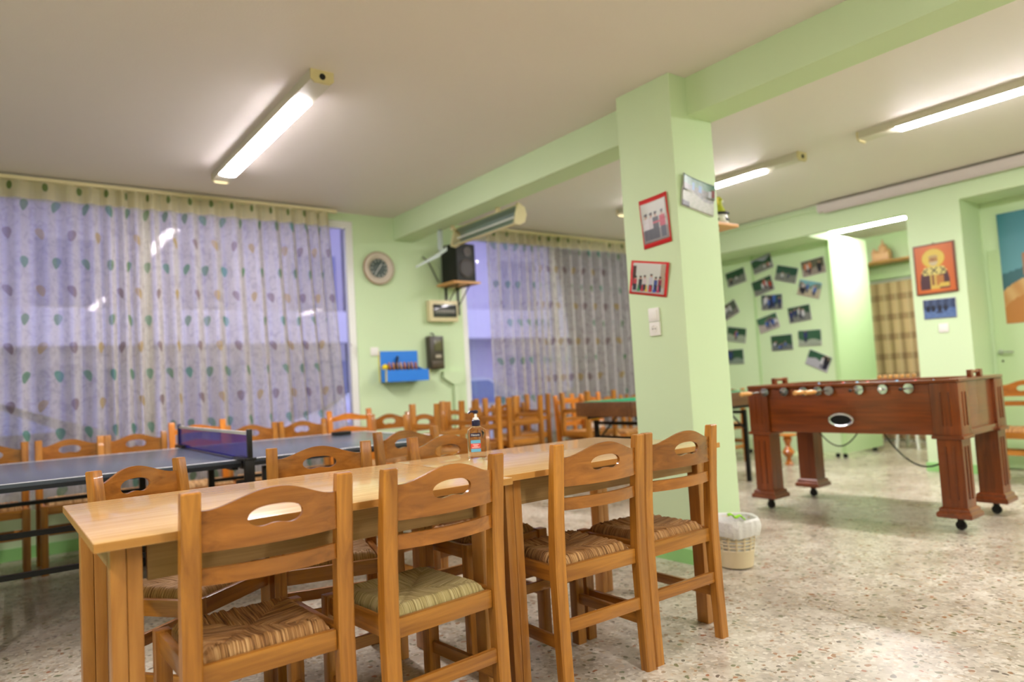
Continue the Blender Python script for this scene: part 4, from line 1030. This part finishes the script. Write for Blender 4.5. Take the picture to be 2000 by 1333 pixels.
pics = [(5.490, 2.303, 9.4, outdoors(1, ([Bk, Wt], 3, .25)), 'dim photo of cars under trees, upper of those on the left partition strip'),
 (5.093, 2.414, 12.1, outdoors(2, ([Wt, Rd], 3, .2), sky=srgb(190, 196, 214)), 'tilted photo of a grey road under dark trees, topmost on the partition'),
 (4.769, 2.231, -17.6, outdoors(3, ([Wt, Nv], 3, .28), tree=srgb(24, 74, 66)), 'teal green photo tilted down to the right, top middle of the partition'),
 (4.415, 2.261, 5.1, outdoors(4, ([Bk, Or, Bk, Wt], 7, .45), ground=srgb(170, 150, 140), tree=srgb(120, 96, 84)), 'crowded photo with an orange shirt, top right on the partition'),
 (5.104, 2.133, 12.9, outdoors(5, ([Rd, Wt], 4, .42)), 'photo with a person in red at its left, second row of the partition'),
 (4.486, 2.008, -17.9, outdoors(6, ([Wt, Bk, Bl], 8, .4), ground=srgb(214, 196, 160), tree=srgb(150, 166, 160), sky=srgb(130, 196, 210)), 'bright photo with a light blue corner, tilted down to the right'),
 (4.997, 1.912, -3.4, outdoors(7, ([Bl, Nv, Wt, Bk], 7, .6), tree=srgb(40, 60, 90)), 'photo of people in blue leaning together, centre of the partition'),
 (5.640, 1.879, 22.7, outdoors(8, ([Wt, Bk, Wt], 6, .5), ground=srgb(120, 110, 110), tree=srgb(96, 84, 84)), 'steeply tilted photo cut off by the pillar edge'),
 (4.639, 1.725, 3.7, outdoors(9, ([Wt, Nv, Bk], 5, .5)), 'photo with a person in dark blue shorts at its right'),
 (5.071, 1.656, 13.4, outdoors(10, ([Wt, Bl, Nv], 6, .42), ground=srgb(196, 180, 176), tree=srgb(60, 110, 84)), 'photo of a group in white and blue, tilted up, below the centre'),
 (5.547, 1.550, -10.9, outdoors(11, ([Rd, Bl], 2, .42), ground=srgb(168, 182, 158)), 'photo of a lone person in red on a pale court'),
 (4.903, 1.395, 0.7, outdoors(12, ([Nv, Wt, Bl], 6, .22), ground=srgb(70, 86, 92)), 'dark green photo hanging straight, low middle of the partition'),
 (4.533, 1.422, -1.8, outdoors(13, ([Nv], 1, .5), ground=srgb(172, 186, 164), tree=srgb(56, 100, 72)), 'photo of one dark figure on a pale ground, low right'),
 (5.607, 1.264, -0.8, outdoors(14, ([Nv, Bl], 3, .5), ground=srgb(120, 146, 132)), 'photo of standing people, lowest on the left partition strip'),
 (4.447, 1.142, -25.0, outdoors(15, ([Wt, Bk, Wt], 5, .6), ground=srgb(196, 196, 210), tree=srgb(28, 80, 60)), 'steeply tilted photo of people in white, lowest on the partition')]
for y, z, a_, pf, lb in pics:
    picture('photo_print', lb, 'photo', 'X', (CX, y, z), .293, .194, a_, pf, group='photos on the green partition')
# pillar photos
def group_indoor(seed, n, cols, low=None):
    rnd = random.Random(seed); fs = [((i+.7)/(n+.6)+rnd.uniform(-.03, .03), cols[i % len(cols)], rnd.uniform(.36, .5)) for i in range(n)]
    def f(u, v):
        c = mixc(srgb(214, 224, 206), srgb(232, 232, 224), v) if v > .25 else srgb(206, 200, 196)
        if u > .86 and v > .2: c = srgb(196, 172, 142)
        if u < .10 and .2 < v < .9: c = srgb(90, 64, 54)
        for fx, fc_, fh in fs:
            du = abs(u-fx); wv = .055
            if .08 < v < .08+fh and du < wv: c = fc_ if v > .28 else srgb(40, 40, 54)
            if (du/.036)**2+((v-.12-fh)/.055)**2 < 1: c = srgb(206, 160, 138)
            if (du/.042)**2+((v-.155-fh)/.035)**2 < 1: c = srgb(50, 36, 30)
        if low:
            for q in range(6):
                if abs(u-(.2+q*.125)) < .022+(.02 if v < .12 else 0) and .04 < v < .26: c = low[q]
        return c[:3]
    return f
def group_tall(u, v):
    c = mixc(srgb(196, 196, 186), srgb(224, 226, 216), v)
    if v < .3: c = srgb(150, 140, 138)
    for fx, col, leg in ((.16, srgb(232, 228, 232), srgb(60, 58, 66)), (.36, srgb(214, 206, 208), srgb(42, 40, 46)), (.54, srgb(52, 48, 54), srgb(36, 34, 40)), (.80, srgb(206, 46, 76), srgb(50, 54, 70))):
        du = abs(u-fx)
        if .06 < v < .34 and du < .10: c = leg
        if .32 <= v < .60 and du < .125: c = col
        if (du/.055)**2+((v-.655)/.06)**2 < 1: c = srgb(206, 164, 140)
        if (du/.062)**2+((v-.70)/.042)**2 < 1: c = srgb(48, 34, 28)
    if abs(v-.47) < .02 and .4 < u < .75: c = srgb(206, 60, 84)
    return c[:3]
picture('photo_print', 'portrait photo of standing people on a red mount, upper left on the pillar', 'photo', 'X', (PX, 2.753, 2.004), .196, .245, 3, group_tall, 30, 44, .001, (.216, .300))
lowc = [srgb(60, 160, 90), srgb(210, 40, 60), srgb(240, 200, 50), srgb(214, 40, 60), srgb(50, 80, 190), srgb(214, 40, 110)]
picture('photo_print', 'group photo with coloured bottles on a red mount, above the switch on the pillar', 'photo', 'X', (PX, 2.833, 1.670), .256, .180, -12, group_indoor(4, 6, [srgb(200, 60, 70), srgb(40, 40, 48), srgb(222, 206, 206), srgb(206, 206, 220), srgb(60, 84, 160), srgb(150, 40, 60)], lowc), 54, 36, .001, (.300, .205))
def court(u, v):
    nz = .5+.5*math.sin(u*37+3*math.sin(v*23))*math.cos(v*31+2*u)
    c = mixc(srgb(176, 180, 160), srgb(206, 206, 194), nz)
    if v > .45+.1*math.sin(u*6): c = mixc(srgb(96, 104, 96), srgb(140, 136, 126), nz)
    if v > .72: c = mixc(srgb(70, 130, 104), srgb(110, 160, 130), nz)
    for fx, fy, col in ((.34, .74, srgb(120, 170, 224)), (.56, .72, srgb(110, 160, 220)), (.86, .66, srgb(214, 218, 232)), (.95, .7, srgb(150, 60, 50))):
        if abs(u-fx) < .045 and abs(v-fy) < .12: c = col
    if v < .18 and u < .25: c = srgb(70, 70, 74)
    return c[:3]
picture('photo_print', 'unmounted grey green outdoor photo at the top right of the pillar', 'photo', 'Y', (3.382, PY, 2.137), .296, .196, -8.5, court, 48, 32, .004, curl=.012)
# icon on the pier
def icon(u, v):
    x = (u-.48)*.75; y = v
    c = mixc(srgb(220, 116, 34), srgb(206, 100, 28), abs(u-.5)*2)
    if u < .03 or u > .97 or v < .025 or v > .975: c = srgb(120, 50, 20)
    if (x/.21)**2+((y-.71)/.19)**2 < 1: c = srgb(214, 182, 60)
    if (x/.195)**2+((y-.71)/.176)**2 < 1: c = srgb(226, 196, 76)
    sh = .27*(1-((y-.09)/.46)**4*.45) if .09 < y < .52 else 0
    if abs(x) < sh: c = srgb(74, 34, 42)
    if .09 < y < .52 and abs(x) < .085: c = srgb(212, 180, 84)
    if .38 < y < .54 and abs(x) < .235-abs(y-.44)*.6:
        c = srgb(222, 206, 120)
        for q in (-.17, 0, .17):
            if (abs(abs(x-q)-abs(y-.46)) < .016 and abs(x-q) < .06): c = srgb(40, 36, 34)
    if .16 < y < .36 and .03 < x < .17: c = srgb(186, 120, 50)
    if .12 < y < .2 and abs(x-.17) < .09: c = srgb(220, 188, 80)
    if .17 < y < .38 and abs(x+.03) < .02: c = srgb(120, 60, 40)
    if (x/.085)**2+((y-.66)/.105)**2 < 1: c = srgb(206, 190, 150) if y < .64 else srgb(180, 128, 62)
    if (x/.09)**2+((y-.735)/.045)**2 < 1 and y > .72: c = srgb(190, 160, 96)
    for q in (-.03, .03):
        if abs(x-q) < .014 and abs(y-.695) < .008: c = srgb(50, 30, 20)
    if abs(x) < .008 and .65 < y < .69: c = srgb(120, 76, 40)
    return c[:3]
t = thing('icon_painting', 'orange icon painting of a haloed bearded saint on the pier', 'painting', (WR, 2.873, 1.956), R_(-90))
def flatpic(parent, nm, w_, h_, y0, y1, paint, nu, nv, side):
    bm = B(); box(bm, -w_/2, w_/2, y1, y0, -h_/2, h_/2, bev=.002); pa = obj('panel', bm, side, parent)
    bm = B(); cl = bm.loops.layers.float_color.new('print'); g = [[bm.verts.new((-w_/2+.002+(w_-.004)*i/nu, y1-.0008, -h_/2+.002+(h_-.004)*j/nv)) for i in range(nu+1)] for j in range(nv+1)]
    for j in range(nv):
        for i in range(nu):
            f = bm.faces.new((g[j][i], g[j][i+1], g[j+1][i+1], g[j+1][i]))
            for lp, (a_, b_) in zip(f.loops, ((i, j), (i+1, j), (i+1, j+1), (i, j+1))):
                c = paint(a_/nu, b_/nv); lp[cl] = (c[0]*.8, c[1]*.8, c[2]*.75, 1)
    obj(nm, bm, pic_m, pa, smooth=False)
flatpic(t, 'painted_face', .365, .484, -.001, -.022, icon, 72, 96, mat('icon wood', srgb(120, 52, 20), .4))
bm = B(); tube(bm, [(-.012, -.008, .243), (0, -.008, .256), (.012, -.008, .243)], .003, 6); obj('hanging_ring', bm, blackmet_m, t)
def bluepic(u, v):
    nz = .5+.5*math.sin(u*27+2*math.sin(v*19))*math.cos(v*21)
    c = mixc(srgb(70, 100, 160), srgb(120, 150, 200), nz*.6+.3*(1-v))
    if v > .5: c = mixc(srgb(40, 52, 84), srgb(90, 110, 150), nz)
    for q in (.14, .3, .5, .68):
        if (u-q)**2/.005+(v-.52)**2/.03 < 1: c = srgb(34, 40, 60)
    if .38 < u < .6 and .25 < v < .34: c = srgb(54, 64, 90)
    return c[:3]
picture('photo_print', 'bluish photo directly below the icon painting', 'photo', 'X', (WR, 2.867, 1.567), .292, .193, -1, bluepic)

# ---------------------------------------------------------------- right wall furniture
# rolling partition with photos
part_m = painted('pale green partition paint', srgb(204, 227, 182), .06, .45)
t = thing('rolling_partition', 'pale green rolling partition of tall boards on casters, covered with photos', 'partition', (CX, 4.9, 0))
bm = B(); box(bm, .005, .045, -.66, .337, .06, 2.61, bev=.003); obj('panel', bm, part_m, t)
bm = B(); box(bm, .005, .045, .345, 1.35, .06, 2.61, bev=.003); obj('panel', bm, part_m, t)
bm = B(); box(bm, .012, .88, -.70, -.662, .06, 2.61, bev=.004); obj('side_panel', bm, part_m, t)
bm = B(); box(bm, -.012, .004, -.70, -.65, .06, 2.61, bev=.003); box(bm, -.006, .004, .325, .355, .06, 2.61, bev=.002); obj('edge_strip', bm, mat('deeper green strip', srgb(178, 212, 150), .5), t)
for x, y in ((.06, -.56), (.05, -.655), (.80, -.63), (.05, .30), (.05, .6), (.05, 1.2), (.80, 1.2)):
    bm = B(); box(bm, x-.012, x+.012, y-.012, y+.012, .045, .062); c_o = obj('caster', bm, blackmet_m, t)
    bm = B(); lathe(bm, [(.015, -.012), (.026, -.010), (.026, .010), (.015, .012)], (x, y, .026), 0, 14); obj('wheel', bm, rubber_m, c_o)
bm = B(); box(bm, .80, .86, -.66, 1.3, .06, 2.61); obj('back_panel', bm, part_m, t)
# roller screen and pipe at the ceiling
t = thing('projection_screen', 'long greyish white roller screen case below the ceiling on the right wall', 'projection screen', (WR-.06, 2.30, 2.79))
scr_m = mat('screen case', srgb(206, 196, 190), .5)
bm = B(); prism(bm, [(-.045, .035), (.03, .035), (.045, .0), (.03, -.045), (-.03, -.045), (-.045, -.01)], -1.65, 1.65); obj('case', bm, scr_m, t)
for y in (-1.655, 1.65):
    bm = B(); prism(bm, [(-.049, .040), (.034, .040), (.05, .0), (.034, -.05), (-.034, -.05), (-.049, -.01)], y, y+.006); obj('end_cap', bm, white_m, t)
bm = B(); box(bm, -.02, .0, -1.6, 1.6, -.062, -.044, bev=.003); obj('bottom_bar', bm, scr_m, t)
bm = B(); tube(bm, [(WR-.022, 3.97, 2.80), (WR-.022, D-.01, 2.80)], .018, 10); tag(obj('ceiling_pipe', bm, green_m), 'thin green painted pipe running along the top of the right wall', 'pipe')
# door in the alcove with poster
bm = B(); box(bm, WR+.445, WR+.4695, 1.25, 2.585, .01, 2.10, bev=.003); d1 = struct('door_1', bm, greend_m, 'pale green door in the alcove with a poster')
bm = B(); lathe(bm, [(.024, 0), (.024, -.008), (.010, -.012), (.010, -.045)], (WR+.4445, 2.575-.03, 1.118), 0, 16); tube(bm, [(WR+.405, 2.545, 1.118), (WR+.400, 2.51, 1.118), (WR+.402, 2.43, 1.112)], .009); obj('door_handle', bm, chrome_m, d1)
bm = B(); lathe(bm, [(.010, 0), (.010, -.005)], (WR+.4445, 2.535, 1.03), 0, 12); obj('keyhole', bm, black_m, d1)
def poster(u, v):
    c = mixc(srgb(126, 186, 200), srgb(60, 136, 158), v)
    if v < .45+.18*u: c = srgb(58, 110, 122)
    if v < .30+.32*u**.8: c = mixc(srgb(206, 150, 84), srgb(224, 180, 120), .5+.5*math.sin(u*30+v*20))
    if v < .14+.1*math.sin(u*8): c = srgb(198, 132, 62)
    if .22 < u < .34 and .42 < v < .62: c = srgb(176, 120, 84)
    if (u-.62)**2/.02+(v-.55)**2/.05 < 1: c = srgb(190, 128, 80)
    return c[:3]
t = thing('wall_poster', 'large blue and ochre poster on the door in the alcove, cut by the right edge', 'poster', (WR+.4445, 2.085, 1.91), R_(-90))
flatpic(t, 'printed_face', .78, 1.06, -.0005, -.004, poster, 60, 80, paper_m)
# shelf with ornament on the pillar side
t = thing('pillar_shelf', 'small pine shelf high on the right side of the pillar', 'shelf', (3.57, 2.85, 2.015))
bm = B(); box(bm, 0.001, .355, -.165, .16, 0, .022, bev=.003); obj('board', bm, shelf_m, t)
for y in (-.10, .10):
    bm = B(); box(bm, .001, .013, y-.01, y+.01, -.13, -.0005); box(bm, .013, .22, y-.01, y+.01, -.012, -.0005); tube(bm, [(.01, y, -.12), (.18, y, -.01)], .005, 6); obj('bracket', bm, cream_m, t)
t = thing('ornament', 'small white and black figure with a yellow green pointed hat on the pillar shelf', 'ornament', (3.84, 2.765, 2.0375), R_(20))
bm = B(); lathe(bm, [(.035, 0), (.052, .01), (.056, .035), (.050, .062), (.030, .075)], n=24); obj('body', bm, white_m, t)
bm = B(); lathe(bm, [(.057, .022), (.059, .026), (.059, .036), (.057, .040)], n=24); lathe(bm, [(.050, .068), (.062, .072), (.062, .080), (.046, .084)], n=24); obj('band', bm, black_m, t)
yg = mat('yellow green felt', srgb(176, 182, 50), .7)
bm = B(); lathe(bm, [(.044, .084), (.034, .105), (.020, .135), (.018, .160), (.026, .172), (.010, .19)], n=20); obj('hat', bm, yg, t)
bm = B(); ball(bm, (.060, 0, .088), .012); ball(bm, (.016, -.018, .158), .009); obj('pompom', bm, wht, t)
bm = B(); box(bm, -.040, -.026, -.008, .008, .130, .180, bev=.004); obj('feather', bm, yel_m, t)
bm = B(); ball(bm, (-.055, -.03, .022), .022); ball(bm, (.062, -.02, .012), .013); obj('foot', bm, white_m, t)
# passage shelf with wooden church model
t = thing('wall_shelf', 'pine shelf above the plaid curtain, carrying the church model', 'shelf', (9.95, 4.45, 2.43), R_(90))
bm = B(); box(bm, -.42, .42, 0.001, .26, .0, .025, bev=.003); obj('board', bm, shelf_m, t)
for x in (-.32, .32):
    bm = B(); box(bm, x-.012, x+.012, .001, .012, -.20, -.0005); tube(bm, [(x, .01, -.19), (x, .22, -.006)], .008, 6); obj('bracket', bm, cream_m, t)
pk = mat('pale carved wood', srgb(226, 176, 130), .5)
t = thing('church_model', 'pale wooden model of a domed church on the passage shelf', 'model', (9.80, 4.50, 2.456), R_(90))
bm = B(); box(bm, -.13, .13, -.08, .08, 0, .012, bev=.002); obj('base', bm, pk, t)
bm = B(); box(bm, -.11, .07, -.06, .06, .012, .11, bev=.002); prism(bm, [(-.06, .11), (.06, .11), (0, .16)], -.11, .07, 0); obj('nave', bm, pk, t)
bm = B(); lathe(bm, [(.055, .10), (.055, .17), (.060, .175), (.052, .20), (.036, .225), (.012, .24), (.010, .27), (.003, .30)], (-.02, 0, 0), n=16); obj('dome', bm, pk, t)
bm = B(); box(bm, .075, .125, -.03, .03, .012, .14, bev=.002); lathe(bm, [(.030, .14), (.026, .16), (.006, .185), (.003, .20)], (.10, 0, 0), n=12); obj('tower', bm, pk, t)
for x in (-.08, -.03, .02):
    bm = B(); box(bm, x-.008, x+.008, -.0615, -.059, .04, .08); obj('window', bm, mat('dark wood', srgb(110, 70, 40), .6), t)
# things far down the passage and behind the football table
t = thing('plastic_stool', 'low white plastic step stool on the passage floor, seen under the football table', 'stool', (9.2, 4.05, 0))
bm = B(); box(bm, -.16, .16, -.14, .14, .20, .225, bev=.008); obj('seat', bm, white_m, t)
for sx in (-1, 1):
    for sy in (-1, 1):
        bm = B(); loft(bm, [[(sx*(.13+q*.02)+i*.014, sy*(.11+q*.02)+j*.014, z) for i, j in ((-1, -1), (1, -1), (1, 1), (-1, 1))] for z, q in ((0, 1), (.20, 0))]); obj('leg', bm, white_m, t)
bm = B(); box(bm, 9.925, 9.948, 4.02, 4.95, .0, .12, bev=.003); tag(obj('door_sill_board', bm, white_m), 'white sill board at the bottom of the passage doorway', 'board')
t = thing('turned_stand', 'small orange turned wooden stand on the floor behind the football table', 'stand', (7.15, 4.48, 0), R_(35))
bm = B(); lathe(bm, [(.045, 0), (.05, .012), (.03, .03), (.022, .08), (.05, .11), (.07, .14), (.05, .17), (.025, .21), (.035, .25), (.05, .29), (.03, .32)], n=20); obj('stem', bm, orange_v, t)
bm = B(); lathe(bm, [(.09, .32), (.10, .325), (.10, .34), (.09, .345)], n=24); obj('top_disc', bm, orange_x, t)
bm = B(); prism(bm, [(-.14, .17), (-.10, .13), (.10, .13), (.14, .17), (.10, .20), (-.10, .20)], -.012, .012); obj('cross_arm', bm, orange_x, t)
# small emergency lamp on the ceiling near the pillar
bm = B(); lathe(bm, [(.05, 0), (.05, -.02), (.035, -.035), (.01, -.04)], n=20); tag(obj('smoke_detector', bm, cream_m, None, (4.9, 4.0, H-.0005)), 'small round detector on the ceiling beside the pillar', 'detector')

# near chairs are slightly wider than the ones at the wall
for o in [x for x in bpy.data.objects if x.get('group') in (GN, GF)]: o.scale = (1.035, 1, 1)
